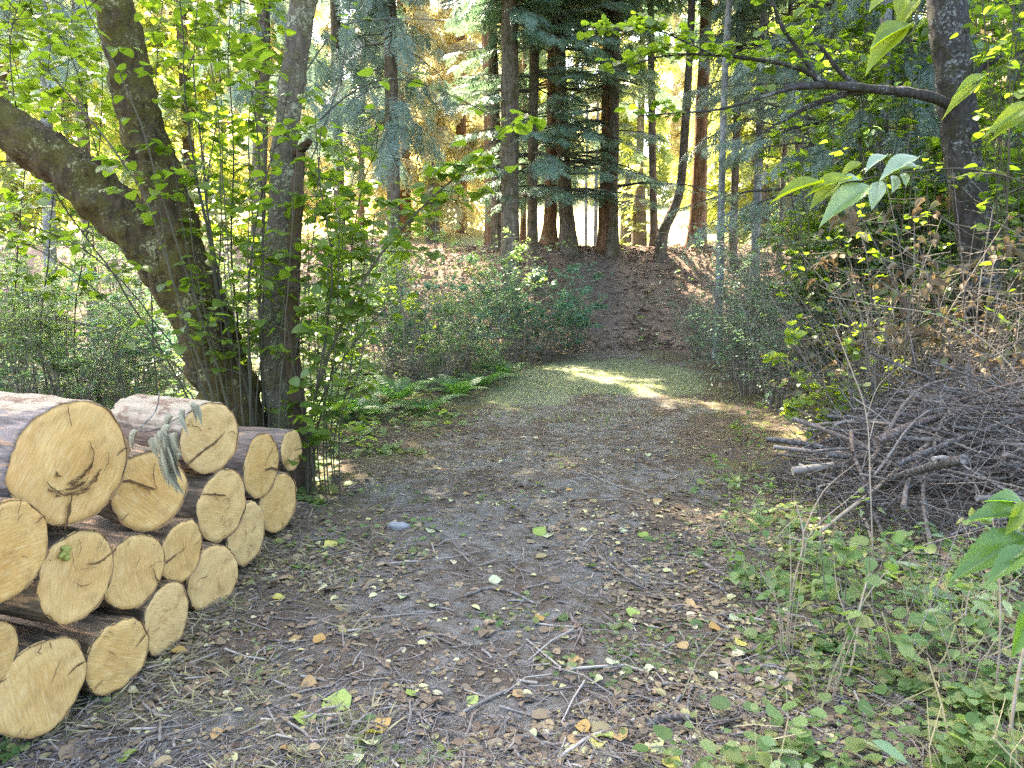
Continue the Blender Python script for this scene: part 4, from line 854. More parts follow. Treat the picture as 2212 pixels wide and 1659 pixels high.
row(PI, [(1130, 11.8), (1165, 12.6), (1195, 13.2), (1110, 12.8)], "tangle of reddish bare stems beside the fern end of the path, {} from the left", 'bare stemmed tangles left of the path', (.8, 1.1))
row(FE, [(1505, 13.4, .8), (1550, 11.6, .8), (1590, 10.4), (1620, 9.2), (1655, 11), (1680, 8.2), (1710, 9.8), (1745, 8.6), (1780, 10.6), (1600, 12.4, .8)], "feathery green shrub right of the path, {} from the left", 'feathery shrubs right of the path')
row(DN, [(1800, 8.6, .8), (1850, 9.8), (1890, 8.0, .75), (1960, 8.8), (2010, 7.6), (2060, 9.4), (2140, 8.2), (2190, 7.2), (2240, 8.8), (2310, 7.4), (2250, 10.5), (1990, 11), (2120, 11.2)], "tall leafy thicket shrub behind the brush pile, {} from the left", 'thicket shrubs behind the brush pile')
row(BR, [(1885, 6.3, .9), (1940, 6.0), (1990, 6.4), (2050, 5.9), (2100, 5.6), (2150, 6.1), (2200, 5.5), (2260, 5.9)], "withered brown leaved shrub over the brush pile, {} from the left", 'withered shrubs over the brush pile')
row(YE, [(1775, 6.2, .8), (1845, 6.1, .7)], "small yellow green sapling at the left end of the brush pile, {} from the left", 'yellow green saplings by the brush pile')
row(HB, [(1640, 3.3), (1700, 2.75), (1760, 3.4), (1815, 2.9), (1870, 3.2), (1925, 2.6), (1985, 3.0), (2040, 2.7), (2095, 3.2), (2150, 2.8), (2205, 3.1), (1590, 4.2, .8), (1570, 5.0, .8), (1620, 5.6), (1600, 6.6), (2080, 2.35, .8), (1780, 2.4, .8)], "small upright herb in the right ground cover, {} from the left", 'herbs in the right ground cover', (.75, 1.15))
SP = Pool([far_proto('young_fir', 'lime', 2.6, 'needle_lime', .8, .15, 8, .25, .16, 4, .32, (.05, .2))])
row(SP, [(1378, 22.5), (1350, 25), (1640, 23), (1700, 22), (940, 24)], "young sunlit fir behind the bank trees, {} from the left", 'young firs behind the bank', (.8, 1.1))
for p_ in (HB, SA, SM, BL, FE, DN, BR, YE, PI, FN, SP): p_.clean()

# ------------------------------------------------------------------ brush pile
def pile_h(x, y):
    e = ((x - 3.3) / 1.5) ** 2 + ((y - 4.65) / 1.4) ** 2
    return .56 * np.clip(1 - e, 0, 1) ** .7
GB = 'weathered sticks in the brush pile'
def stick(C, r0, r1, label, mat='stick', name='stick', group=GB, knots=True, seed=0):
    C = np.asarray(C, float); o0 = C[0].copy(); mb = MB()
    n = max(8, int(len(C) * 4)); P = catmull(C - o0, n); ln = np.linalg.norm(C[-1] - C[0])
    P = P + np.stack([vnoise(np.linspace(0, 5, n), .3 + k * 7, seed=seed) for k in range(3)], 1) * .012 * ln ** .5
    tube(mb, P, [r0, r1], 7, 0, .18, seed, 40, True)
    if knots:
        for q in range(rng.integers(0, 3)):
            i = rng.integers(3, n - 2); d = norm(rdir(1, -.1, .8))[0]; tube(mb, np.array([P[i], P[i] + d * rng.uniform(.03, .16)]), [r1 * .8, r1 * .3], 5)
    o = mb.build(name, M[mat]); o.location = o0; return tag(o, label, 'stick', group)
zones = ["at the left end of the brush pile", "in the middle of the brush pile", "at the right side of the brush pile"]
for k in range(165):
    x = rng.uniform(2.1, 4.4); y = rng.uniform(3.4, 5.9); hh = pile_h(x, y)
    if hh < .05: continue
    L_ = rng.uniform(.8, 2.4); a = rng.normal(-.15, .5) if rng.random() < .7 else rng.uniform(0, 3.1)
    z = hh * rng.uniform(.15, 1.05) ** .6; d = np.array((math.cos(a), math.sin(a), rng.normal(0, .2)))
    m = np.array((x, y, 0)); A, B = m - d * L_ / 2, m + d * L_ / 2
    A[0] = max(A[0], 1.85 + rng.uniform(0, .35)); B[2] = B[2] * 1
    for p in (A, m, B):
        g = float(H(p[0], p[1])); p[2] += g + max(.015, min(z, pile_h(p[0], p[1]) + .18))
    r0 = rng.choice([.008, .011, .015, .02, .027], p=[.38, .33, .17, .08, .04]); zi = 0 if m[0] < 2.5 else 1 if m[0] < 3.3 else 2
    kind = 'thick' if r0 > .014 else 'thin'
    stick([A, m + rng.normal(0, .09, 3), B], r0, r0 * .45, f"{kind} weathered stick tangled with others {zones[zi]}", seed=k)
def hero(pts, r0, r1, label, mat='stick', seed=0):
    stick([at(*p) for p in pts], r0, r1, label, mat, seed=seed)
hero([(1712, 906, 5.1), (1800, 935, 4.9), (1900, 978, 4.7), (2060, 1030, 4.5), (2212, 1078, 4.3), (2300, 1100, 4.2)], .018, .012, "long lichen spotted stick slanting down across the top of the brush pile", 'stick', 301)
hero([(1655, 950, 5.0), (1760, 962, 4.9), (1860, 985, 4.85), (1960, 1000, 4.8)], .02, .012, "thick grey stick with its cut end pointing left onto the path", 'stick', 302)
hero([(1668, 965, 4.9), (1790, 978, 4.8), (1900, 985, 4.75)], .014, .01, "stick lying parallel just under the thick grey stick", 'stick', 303)
hero([(1712, 1018, 4.7), (1780, 1010, 4.7), (1900, 1000, 4.7), (2050, 1010, 4.7)], .03, .02, "thickest short log end poking out low at the left of the brush pile", 'stick', 304)
hero([(1690, 1250, 3.9), (1740, 1180, 4.0), (1850, 1085, 4.15), (1940, 1010, 4.3), (2025, 945, 4.45)], .008, .014, "pale straight stick leaning up and right across the brush pile", 'cane', 305)
hero([(2075, 1050, 4.3), (2058, 1100, 4.1), (2030, 1180, 3.9), (2004, 1272, 3.72)], .015, .018, "pale thick stick leaning down to the ground cover at right", 'stick', 306)
hero([(1988, 1070, 4.3), (2005, 1150, 4.05), (2035, 1230, 3.85), (2062, 1282, 3.7)], .013, .016, "stick leaning the other way behind the pale thick stick", 'stick', 307)
hero([(1838, 930, 4.6), (1850, 1000, 4.4), (1885, 1060, 4.25), (1935, 1108, 4.15)], .014, .011, "bent pale stick curving down at the centre of the brush pile", 'stick', 308)
hero([(1880, 760, 5.6), (1990, 810, 5.3), (2110, 870, 5.1), (2250, 900, 5.0)], .012, .008, "grey branch slanting above the brush pile under the brown leaves", 'stick', 309)
hero([(2090, 790, 5.0), (2100, 850, 4.9), (2200, 960, 4.7), (2290, 1060, 4.6)], .016, .012, "mossy branch curving down over the right of the brush pile", 'stick', 310)
hero([(1870, 1120, 4.0), (1885, 1180, 3.85), (1895, 1240, 3.7)], .008, .004, "short reddish stick hanging before the brush pile", 'cane', 311)
hero([(2212, 1030, 4.4), (2100, 1010, 4.5), (1990, 960, 4.7), (1900, 905, 4.9)], .012, .007, "stick crossing the long lichen spotted stick", 'stick', 312)
mb = MB(); n = 3600
x = rng.uniform(1.8, 4.7, n); y = rng.uniform(3.35, 6.0, n); hh = pile_h(x, y); k = hh > .02
x, y, hh = x[k], y[k], hh[k]; n = len(x); a = rng.normal(0, 1.1, n); L_ = rng.uniform(.12, .7, n)
c = np.stack([x, y, H(x, y) + hh * rng.uniform(.1, 1.35, n)], 1); d = np.stack([np.cos(a), np.sin(a), rng.normal(0, .5, n)], 1) * L_[:, None] / 2
rods(mb, c - d, c + d, rng.uniform(.0015, .0045, n), .0012, 0, .14, 4)
tag(mb.build('brush_twigs', M['stick']), "mass of thin grey twigs filling the brush pile", 'twigs', None, 'stuff')

# ------------------------------------------------------------------ canes and plants close to the camera on the right
GC = 'dead canes at the right front'
def cane(label, pts, r0, r1, branch=(), nl=0):
    t = thing('dead_cane', label, 'plant', (0, 0, 0), 0, GC); P = np.array([at(*p) for p in pts]); b = P[0].copy(); b[2] = float(H(b[0], b[1])) - .02
    mb = MB(); C = catmull(np.vstack([b, P]), 30); tube(mb, C, [r0, r1], 6, 0, .15, 4, 50)
    for bp in branch: tube(mb, catmull(np.array([at(*p) for p in bp]), 14), [r1 * 1.1, r1 * .3], 5, 0, .1, 4, 50)
    mb.build('stem', M['cane'], t)
    if nl: lb = MB(); leaves_along(lb, C, nl, .05, ROUND, .3, .05); lb.build('leaves', M['cover_leaf'], t)
cane("upright dead cane at the path edge, forking below the pale straight stick", [(1688, 1520, 2.75), (1697, 1400, 2.8), (1712, 1270, 2.85), (1730, 1200, 2.9), (1735, 1150, 2.95), (1720, 1090, 3.0)], .0055, .003,
     [[(1730, 1200, 2.9), (1760, 1140, 3.0), (1830, 1080, 3.15), (1880, 1040, 3.3)], [(1735, 1150, 2.95), (1780, 1060, 3.1), (1850, 1000, 3.2)]])
cane("bent dead cane with forks, in the ground cover right of the upright cane", [(1735, 1610, 2.5), (1790, 1540, 2.55), (1832, 1460, 2.6), (1850, 1380, 2.65), (1858, 1310, 2.7), (1880, 1230, 2.8)], .006, .003,
     [[(1858, 1310, 2.7), (1910, 1240, 2.8), (1990, 1180, 2.9), (2100, 1150, 3.0)], [(1850, 1380, 2.65), (1810, 1280, 2.75), (1800, 1180, 2.85)]])
cane("tall pale cane near the right edge", [(2145, 1680, 2.25), (2150, 1520, 2.3), (2160, 1380, 2.3), (2158, 1240, 2.35), (2140, 1090, 2.4)], .005, .0025, [[(2158, 1240, 2.35), (2190, 1160, 2.4), (2230, 1110, 2.4)]])
cane("thick brown cane at the bottom right corner", [(2170, 1690, 2.05), (2185, 1560, 2.1), (2205, 1430, 2.15), (2240, 1300, 2.2)], .007, .004)
cane("thin cane left of the tall pale cane", [(2080, 1600, 2.45), (2098, 1480, 2.5), (2085, 1340, 2.55), (2100, 1250, 2.6)], .004, .002, [[(2085, 1340, 2.55), (2040, 1270, 2.6)]], 6)
cane("slender stem rising through the brush pile", [(1885, 1200, 3.6), (1880, 1050, 3.7), (1872, 900, 3.8), (1840, 800, 3.9), (1800, 700, 4.1)], .005, .002, [[(1872, 900, 3.8), (1900, 830, 3.9), (1960, 780, 4.0)]], 12)
cane("long thin runner arching across the bushes at right", [(2260, 980, 4.6), (2190, 800, 4.7), (2050, 690, 4.9), (1900, 660, 5.1), (1790, 640, 5.3)], .006, .0025, (), 10)
for q in range(16):
    x0 = 2120 + q * 9 + rng.uniform(-4, 4); Y = 5.6 + rng.uniform(0, 1.4); dx = rng.normal(0, 30)
    shoot('thicket_cane', f"thin dark upright cane at the right edge, {ORD[q + 1]} from the left", [(x0, 820, Y), (x0 + dx * .3, 600, Y), (x0 + dx * .6, 380, Y), (x0 + dx, 150, Y), (x0 + dx * 1.3, -20, Y)], Y, .007, 26, .085, 'dark canes at the right edge', subn=6, t0=.3, cat='plant')
def leaf_hi(wmax, peak=.42, serr=.05, veins=9, fold=.16, droop=.22):
    T = np.linspace(0, 1, 40); S = np.linspace(-1, 1, 11)
    wv = wmax * (np.sin(math.pi * T ** (math.log(.5) / math.log(peak))) ** .85) * (1 - .25 * T ** 3)
    wv = wv * (1 + serr * ((T * veins * 1.6) % 1 - .5) * 2); wv[0] = wv[-1] = .004
    TT, SS = np.meshgrid(T, S, indexing='ij'); A = np.abs(SS)
    Z = fold * A * wv[:, None] * 2 - droop * TT ** 2 + .010 * np.abs(np.sin(math.pi * veins * (TT - A * wv[:, None] * .8))) * np.minimum(1, A * 4) + .03 * np.sin(TT * 7 + SS * 2) * A
    V = np.stack([TT, SS * wv[:, None], Z], -1).reshape(-1, 3)
    return V, np.array([[a * 11 + b, a * 11 + 11 + b, a * 11 + 12 + b, a * 11 + 1 + b] for a in range(39) for b in range(10)])
HI = {id(TOOTH): leaf_hi(.42, .38, .10, 10), id(BROAD): leaf_hi(.42, .42, .05, 8), id(LANCE): leaf_hi(.3, .45, .03, 9)}
for q in range(18):
    x0 = 1770 + q * 20 + rng.uniform(-8, 8); Y = 6.2 + rng.uniform(0, 1.2); dx = rng.normal(0, 45)
    shoot('thicket_cane', f"dark upright stem behind the brush pile, {ORD[q + 1]} from the left", [(x0, 860, Y), (x0 + dx * .3, 700, Y), (x0 + dx * .7, 560, Y), (x0 + dx * 1.1, 430 - (q * 53) % 170, Y)], Y, .007, 16, .07, 'dark stems behind the brush pile', subn=6, t0=.3, cat='plant')
for q in range(10):
    x0 = 1745 + q * 50 + rng.uniform(-15, 15); Y = 7.6 + rng.uniform(0, 1.6); dx = rng.normal(0, 50)
    shoot('thicket_cane', f"tall leafy stem of the upper right thicket, {ORD[q + 1]} from the left", [(x0, 700, Y), (x0 + dx * .3, 480, Y), (x0 + dx * .6, 280, Y), (x0 + dx, 90, Y), (x0 + dx * 1.2, -60, Y)], Y, .010, 130, .09, 'tall leafy stems of the upper right thicket', subn=22, t0=.2, cat='plant')
def spray_branch(name, label, pts, r0, leafspec, mat, tpl=TOOTH, cat='branch', stem='shoot', ground=False, ksz=1.0):
    t = thing(name, label, cat); P = np.array([at(*p) for p in pts])
    if ground: b = P[0].copy(); b[2] = float(H(b[0], b[1])) - .02; P = np.vstack([b, P])
    mb = MB(); tube(mb, catmull(P, 24), [r0, .0018], 6); mb.build('stem', M[stem], t)
    for (a, b, Y, wd, mt) in leafspec:
        A, B = at(a[0], a[1], Y), at(b[0], b[1], Y - .05); d = B - A; l_ = np.linalg.norm(d)
        lb = MB(); V, Fc = HI.get(id(tpl), tpl); V = V * np.array((1, wd, 1)); l_ = l_ * ksz; x = d / l_
        up = np.array((rng.normal(0, .2), -.45, 1.0)); y = np.cross(up, x); y /= np.linalg.norm(y); z = np.cross(x, y)
        lb.add((V @ np.stack([x, y, z])) * l_ , Fc); o = lb.build('leaf', M[mt or mat], t); o.location = A
    return t
spray_branch('nettle_plant', "plant with large toothed leaves at the right edge above the ground cover", [(2235, 1640, 1.95), (2228, 1400, 2.0), (2215, 1200, 2.05), (2210, 1100, 2.1)], .006,
             [((2222, 1160), (2055, 1235), 2.0, .45, None), ((2230, 1185), (2130, 1250), 1.95, .45, None), ((2215, 1110), (2095, 1105), 2.05, .42, None), ((2214, 1090), (2140, 1065), 2.08, .42, None),
              ((2225, 1100), (2250, 1190), 2.0, .45, None), ((2230, 1300), (2195, 1420), 1.95, .42, None), ((2216, 1085), (2180, 1150), 2.02, .5, 'lime_leaf'), ((2240, 1200), (2290, 1260), 1.95, .45, None)], 'near_leaf', TOOTH, 'plant', 'shoot', True)
spray_branch('pale_leaf_branch', "branch of glossy pale and yellow green leaves hanging in front of the thicket", [(2330, 470, 3.0), (2212, 395, 2.95), (2090, 365, 2.9), (1980, 370, 2.85), (1870, 385, 2.8), (1750, 410, 2.75)], .004,
             [((1880, 400), (1770, 470), 2.75, .75, 'pale_leaf'), ((1900, 392), (1885, 445), 2.8, 1.0, 'pale_leaf'), ((1985, 340), (1900, 372), 2.8, .8, 'pale_leaf'), ((1915, 335), (1868, 360), 2.85, .8, 'pale_leaf'),
              ((1930, 380), (1935, 410), 2.85, 1.1, 'pale_leaf'), ((1950, 375), (1960, 395), 2.8, 1.0, 'pale_leaf'), ((1840, 385), (1745, 402), 2.75, .6, 'lime_leaf'), ((1780, 395), (1668, 412), 2.72, .5, 'lime_leaf'),
              ((1862, 352), (1815, 372), 2.8, .6, 'lime_leaf'), ((1810, 400), (1750, 440), 2.75, .8, 'lime_leaf'), ((1860, 390), (1815, 385), 2.78, .9, 'pale_leaf'), ((1990, 365), (1930, 355), 2.8, .7, 'pale_leaf')], 'pale_leaf', BROAD, ksz=.62)
spray_branch('lime_leaf_branch', "large yellow green leaves hanging from the top at right of the limb", [(1990, -60, 2.3), (1985, 10, 2.3), (1975, 60, 2.28), (1960, 80, 2.27)], .003,
             [((1960, 62), (1868, 138), 2.25, .75, None), ((1972, 52), (1880, 82), 2.26, .9, None), ((1985, 0), (1935, 55), 2.3, .8, None), ((1930, -20), (1880, 8), 2.3, .9, None), ((1960, -30), (1940, 30), 2.3, .9, None)], 'lime_leaf', BROAD, ksz=.62)
spray_branch('long_leaf_twig', "two long narrow lime leaves in front of the speckled trunk", [(2250, 90, 2.5), (2180, 135, 2.5), (2130, 160, 2.5)], .0025, [((2135, 160), (2060, 192), 2.45, .35, 'lime_leaf'), ((2120, 180), (2038, 235), 2.45, .35, None)], 'lime_leaf', LANCE)
spray_branch('long_leaf_twig', "two long narrow lime leaves at the right edge", [(2300, 150, 2.4), (2250, 190, 2.4), (2225, 210, 2.4)], .0025, [((2235, 220), (2135, 275), 2.35, .4, 'lime_leaf'), ((2240, 250), (2140, 280), 2.35, .4, None)], 'lime_leaf', LANCE)
spray_branch('withered_sprig', "withered sprig of dry grey leaves lying on the peeled log", [(345, 845, 3.25), (335, 890, 3.05), (300, 930, 2.95), (345, 925, 2.88), (380, 905, 2.95), (420, 885, 3.05)], .003,
             [((375, 900), (350, 925), 2.95, 1.0, None), ((400, 885), (395, 920), 3.0, 1.0, None), ((420, 880), (435, 905), 3.05, 1.0, None), ((370, 920), (345, 950), 2.72, 1.2, None), ((345, 935), (360, 1000), 2.45, 1.0, None), ((362, 940), (378, 1010), 2.44, 1.0, None),
              ((355, 960), (380, 1062), 2.42, .7, None), ((340, 945), (332, 985), 2.5, 1.0, None), ((392, 980), (372, 1018), 2.44, .9, None), ((300, 930), (278, 962), 2.75, .9, None), ((350, 985), (362, 1045), 2.43, .8, None), ((372, 975), (385, 1030), 2.43, .8, None), ((350, 930), (366, 975), 2.46, 1.0, None), ((385, 935), (372, 975), 2.5, 1.0, None), ((365, 1010), (388, 1062), 2.42, .7, None), ((410, 875), (425, 898), 3.05, 1.0, None), ((385, 905), (402, 925), 2.95, 1.0, None)], 'dry_leaf', CURL, 'sprig', 'wood_twig', ksz=.48)

# ------------------------------------------------------------------ ground litter and cover
def in_view(n, y0, y1, pw=1.0, mar=.12):
    u = rng.random(n); y = (y0 ** -pw + u * (y1 ** -pw - y0 ** -pw)) ** (-1 / pw); hw = (CX / F + mar) * (y + .4)
    return rng.uniform(-1, 1, n) * hw, y
x, y = in_view(62000, 1.7, 15.5, .9); k = rng.random(len(x)) < (.45 + .55 * (fbm(x * 1.1, y * 1.1, seed=12) > -.1)); x, y = x[k], y[k]
mb = MB(); n = len(x); a = rng.uniform(0, 6.28, n); L_ = rng.gamma(1.8, .028, n) + .012; c = np.stack([x, y, H(x, y) + rng.uniform(.001, .012, n)], 1)
d = np.stack([np.cos(a), np.sin(a), rng.normal(0, .10, n)], 1) * L_[:, None] / 2; rr = np.clip(L_ * .015, .0009, .0032) * rng.uniform(.6, 1.5, n)
rods(mb, c - d, c + d, rr, rr * .6, 0, .12, 4)
tag(mb.build('twig_litter', M['twig']), "small dry twigs strewn over the path and forest floor", 'twigs', None, 'stuff')
x, y = in_view(1300, 1.7, 9, .9); n = len(x); mb = MB(); a = rng.uniform(0, 6.28, n); L_ = rng.gamma(2.5, .035, n) + .03; c = np.stack([x, y, H(x, y) + .006], 1)
d = np.stack([np.cos(a), np.sin(a), rng.normal(0, .12, n)], 1) * L_[:, None] / 2; rr = rng.uniform(.0025, .0065, n); rods(mb, c - d, c + d, rr, rr * .75, 0, .06, 5)
tag(mb.build('bark_chips', M['twig']), "chunky broken twig pieces and chips on the path", 'twigs', None, 'stuff')
x, y = in_view(46000, 1.7, 14, .9); n = len(x); k = rng.random(n) < (.2 + .8 * (fbm(x * 1.4, y * 1.4, seed=14) > 0)); x, y = x[k], y[k]; n = len(x)
mb = MB(); scatter(mb, FLAT, np.stack([x, y, H(x, y) + .006], 1), rdir(n, -.12, .2), upish(n, .3), rng.gamma(2.5, .007, n) + .010)
tag(mb.build('leaf_litter', M['litter']), "brown leaf scraps scattered over the ground", 'leaf litter', None, 'stuff')
# duff on the bank: sticks and dry scraps
mb = MB(); n = 14000; x = rng.uniform(-9, 11, n); y = rng.uniform(14.6, 21, n); k = rng.random(n) < (1 - .6 * (np.abs(x - (1.55 + .12 * (y - 15))) < .55) * (y < 19)); x, y = x[k], y[k]; n = len(x)
a = rng.uniform(0, 6.28, n); L_ = rng.gamma(2, .09, n) + .05; c = np.stack([x, y, H(x, y) + .02], 1); d = np.stack([np.cos(a), np.sin(a), rng.normal(0, .2, n)], 1) * L_[:, None] / 2
rods(mb, c - d, c + d, .009, .005, 0, .1, 3); scatter(mb, FLAT, c + rng.normal(0, .05, c.shape) * np.array((1, 1, 0)), rdir(n, -.2, .5), upish(n, .5), rng.uniform(.04, .12, n))
tag(mb.build('bank_debris', M['duff']), "dry twigs and duff covering the earth bank", 'twigs', None, 'stuff')
# grass patch half way along the path, dry grass at the foot of the logs
x, y = in_view(60000, 7.5, 14.8, .6); k = rng.random(len(x)) < sstep(-.7, .5, x - edge_l(y)) * sstep(-.7, .5, edge_r(y) - x) * sstep(7.2, 10.4, y + .9 * fbm(x * .9, y * .9, seed=31)) * sstep(14.8, 12.4, y + .7 * fbm(x * .8, y * .8, seed=32)) * (.2 + .8 * (fbm(x * 1.7, y * 1.7, seed=15) > -.1)); x, y = x[k], y[k]; n = len(x)
mb = MB(); BLADE = (np.array([(0, -.06, 0), (0, .06, 0), (.6, 0.045, .0), (.6, -.045, 0), (1, 0, -.12)]), None)
def blades(mb, x, y, size, lo=.35, hi=.95, wd=1.0, z=None):
    n = len(x); V = np.array([(0, -.05 * wd, 0), (0, .05 * wd, 0), (.55, .04 * wd, 0), (.55, -.04 * wd, 0), (1, .006, -.2), (1, -.006, -.2)]); Fc = np.array([[0, 1, 2, 3], [3, 2, 4, 5]])
    d = rdir(n, lo, hi); scatter(mb, (V, Fc), np.stack([x, y, (H(x, y) if z is None else z) - .004], 1), d, norm(np.cross(d, np.cross(rdir(n, 0, .1), d)) + .01), size)
blades(mb, x, y, rng.uniform(.035, .085, n), .2, .9, 1.2)
tag(mb.build('grass', M['grass']), "short mossy grass across the middle of the path", 'grass', None, 'stuff')
x, y = in_view(26000, 1.9, 7, .8); k = (x < edge_l(y) + .75 + .4 * vnoise(x * 2, y * 2)) & (x > -1.6 - .02 * y) & (fbm(x * 2, y * 2, seed=16) > -.15); x, y = x[k], y[k]; n = len(x)
mb = MB(); blades(mb, x, y, rng.uniform(.03, .10, n), -.05, .6, .7)
tag(mb.build('dry_grass', M['straw']), "dry grass at the foot of the log stack", 'grass', None, 'stuff')
# creeping green cover: right foreground, left fringe, sparse plantlets on the path
def cover(name, label, n, prob, size, y0, y1, hmax, tpl=ROUND, mat='cover_leaf', pw=.9):
    x, y = in_view(n, y0, y1, pw); k = rng.random(n) < prob(x, y); x, y = x[k], y[k]; n = len(x); mb = MB()
    z = H(x, y) + rng.uniform(.008, 1, n) * hmax * np.clip(.4 + fbm(x * 1.5, y * 1.5, seed=18), .15, 1.4)
    scatter(mb, tpl, np.stack([x, y, z], 1), rdir(n, -.35, .25), upish(n, .32), size * (.35 + rng.gamma(3, .25, n)))
    return tag(mb.build(name, M[mat]), label, 'ground cover', None, 'stuff')
right = lambda x, y: sstep(-.15, .5, x - edge_r(y) + .45 * fbm(x * 1.6, y * 1.6, seed=19)) * (pile_h(x, y) < .2)
cover('ground_cover', "round leaved creeping plants covering the right foreground", 40000, lambda x, y: right(x, y) * (.12 + .88 * (fbm(x * 2.6, y * 2.6, seed=20) > -.05)), .032, 1.7, 10, .11)
cover('mixed_cover', "pointed leaved low plants mixed into the right foreground", 9000, lambda x, y: right(x, y) * (fbm(x * 2.2, y * 2.2, seed=27) > .1), .055, 1.7, 10, .17, LANCE, 'small_leaf')
x, y = in_view(9000, 1.7, 9, .9); k = rng.random(len(x)) < right(x, y) * (fbm(x * 1.8, y * 1.8, seed=28) > .05) * .35; x, y = x[k], y[k]; mb = MB(); blades(mb, x, y, rng.uniform(.08, .32, len(x)), .45, 1.0, .25)
tag(mb.build('thin_grass', M['straw']), "thin pale grass stalks among the creeping plants at right", 'grass', None, 'stuff')
cover('green_fringe', "low green plants along the left edge of the path", 16000, lambda x, y: sstep(.1, .6, edge_l(y) - x + .4 * fbm(x * 1.6, y * 1.6, seed=21) + .25) * sstep(4.4, 5.2, y) * (x > -4), .055, 4.4, 13, .16)
cover('path_sprouts', "tiny green sprouts scattered on the path", 22000, lambda x, y: .75 * (fbm(x * 2.1, y * 2.1, seed=22) + .5 * fbm(x * 7, y * 7, seed=25) + .35 * sstep(1.6, .2, x - edge_l(y)) + .3 * sstep(.9, .1, edge_r(y) - x) > .45), .024, 1.8, 10, .035)
cover('bank_plants', "small green plants on the sunny side of the bank", 5000, lambda x, y: (y > 14.8) * (fbm(x * 1.1, y * 1.1, seed=23) > .0) * sstep(.5, 1.1, np.abs(x - 1.8)), .09, 14.8, 20.5, .25, SIMPLE, 'small_leaf', .3)
cover('undergrowth', "low mixed plants filling the ground between the shrubs", 22000, lambda x, y: np.maximum(sstep(.5, 1.2, edge_l(y) - x) * (y > 6.3), sstep(.8, 1.6, x - edge_r(y)) * (y > 6.6)) * .9, .075, 6.3, 15, .45, SIMPLE, 'small_leaf', .3)

# --- larger sticks lying on the path, one by one
GS = 'sticks lying on the path'
def lying(pts, r0, r1, label, mat='twig', seed=0):
    P = []
    for (px, py) in pts:
        d = ray(px, py); tt = CAMZ / -d[2]
        for _ in range(4): p = np.array((0, 0, CAMZ)) + d * tt; tt = tt * (CAMZ - float(H(p[0], p[1]))) / max(.2, CAMZ - p[2])
        p = np.array((0, 0, CAMZ)) + d * tt; p[2] = float(H(p[0], p[1])) + r0 * .8; P.append(p)
    return stick(P, r0, r1, label, mat, 'fallen_stick', GS, False, seed)
lying([(1005, 1290), (1060, 1272), (1110, 1285), (1160, 1310)], .009, .006, "curved pale stick arched on the middle of the path", seed=1)
lying([(1195, 1645), (1290, 1590), (1370, 1560)], .006, .004, "thin stick at the bottom centre of the path", seed=2)
lying([(1395, 1568), (1440, 1560), (1500, 1558)], .014, .012, "short thick grey stick lying at lower right of the path", 'stick', 3)
lying([(1478, 1552), (1490, 1505), (1496, 1480)], .006, .006, "short pale split stick beside the thick grey stick", seed=4)
lying([(760, 1345), (850, 1335), (960, 1320), (1050, 1300)], .005, .003, "long thin twig left of the curved pale stick", seed=5)
lying([(1000, 1545), (1080, 1500), (1160, 1480)], .007, .004, "stick pointing right below the twig heap of the path centre", seed=6)
lying([(1060, 1390), (1095, 1440), (1130, 1480), (1170, 1500)], .006, .003, "bowed twig on the lower middle of the path", seed=7)
lying([(900, 1380), (960, 1375), (1020, 1400)], .007, .005, "brown stick left of the bowed twig", seed=8)
lying([(1260, 1020), (1330, 1050), (1400, 1070)], .006, .004, "thin stick on the grey dirt near the middle", seed=9)
lying([(1290, 1200), (1350, 1250), (1400, 1275)], .008, .005, "dark stick on the right half of the path", 'stick', 10)
lying([(1520, 1220), (1600, 1265), (1660, 1300)], .012, .008, "thick dark stick lying at the right edge of the path", 'stick', 11)
lying([(820, 1220), (900, 1214), (980, 1205)], .006, .004, "pale thin stick near the stack side of the path", seed=12)
lying([(1340, 1610), (1420, 1640), (1500, 1655)], .006, .004, "twig along the bottom edge right of centre", seed=13)
lying([(560, 1560), (660, 1552), (760, 1540)], .006, .004, "stick at the lower left in front of the stack", seed=14)
lying([(1560, 1470), (1620, 1450), (1680, 1440)], .008, .006, "brown stick below the sunlit patch", seed=15)
lying([(1560, 1330), (1640, 1390), (1760, 1430), (1850, 1460)], .007, .004, "pale stick running from the sunlit patch into the green cover", 'stick', 16)
lying([(1230, 1330), (1250, 1360), (1262, 1395)], .011, .010, "stubby grey stick end in the path centre", 'stick', 17)
lying([(1900, 1480), (1990, 1540), (2080, 1560)], .010, .007, "grey stick under the creeping plants at lower right", 'stick', 18)
lying([(560, 1330), (650, 1345), (740, 1342)], .005, .004, "straight thin stick on the ground right of the front logs", seed=19)
lying([(1230, 1450), (1330, 1440), (1400, 1452)], .006, .004, "thin level stick right of the bowed twig", seed=20)
# --- conspicuous fallen leaves, one by one
def ground_at(px, py):
    d = ray(px, py); tt = CAMZ / -d[2]
    for _ in range(5):
        p = np.array((0, 0, CAMZ)) + d * tt; tt = tt * (CAMZ - float(H(p[0], p[1]))) / max(.2, CAMZ - p[2])
    p = np.array((0, 0, CAMZ)) + d * tt; p[2] = float(H(p[0], p[1])); return p
LEAFM = {}
for nm in ('yellow', 'green', 'pale', 'tan', 'orange'):
    for v, tpl in (('a', BROAD), ('b', ROUND)):
        mb = MB(); V, Fc = tpl; V = V.copy(); V[:, 0] -= .5; V[:, 2] += .12 * np.sin(V[:, 0] * 5 + V[:, 1] * 3); mb.add(V, Fc); mb.add(np.array([(-.5, -.012, 0), (-.5, .012, 0), (-.85, .008, .06), (-.85, -.008, .06)]), [[0, 1, 2, 3]])
        LEAFM[nm + v] = mesh_of(mb, 'fallen_leaf', 'fall_' + nm)
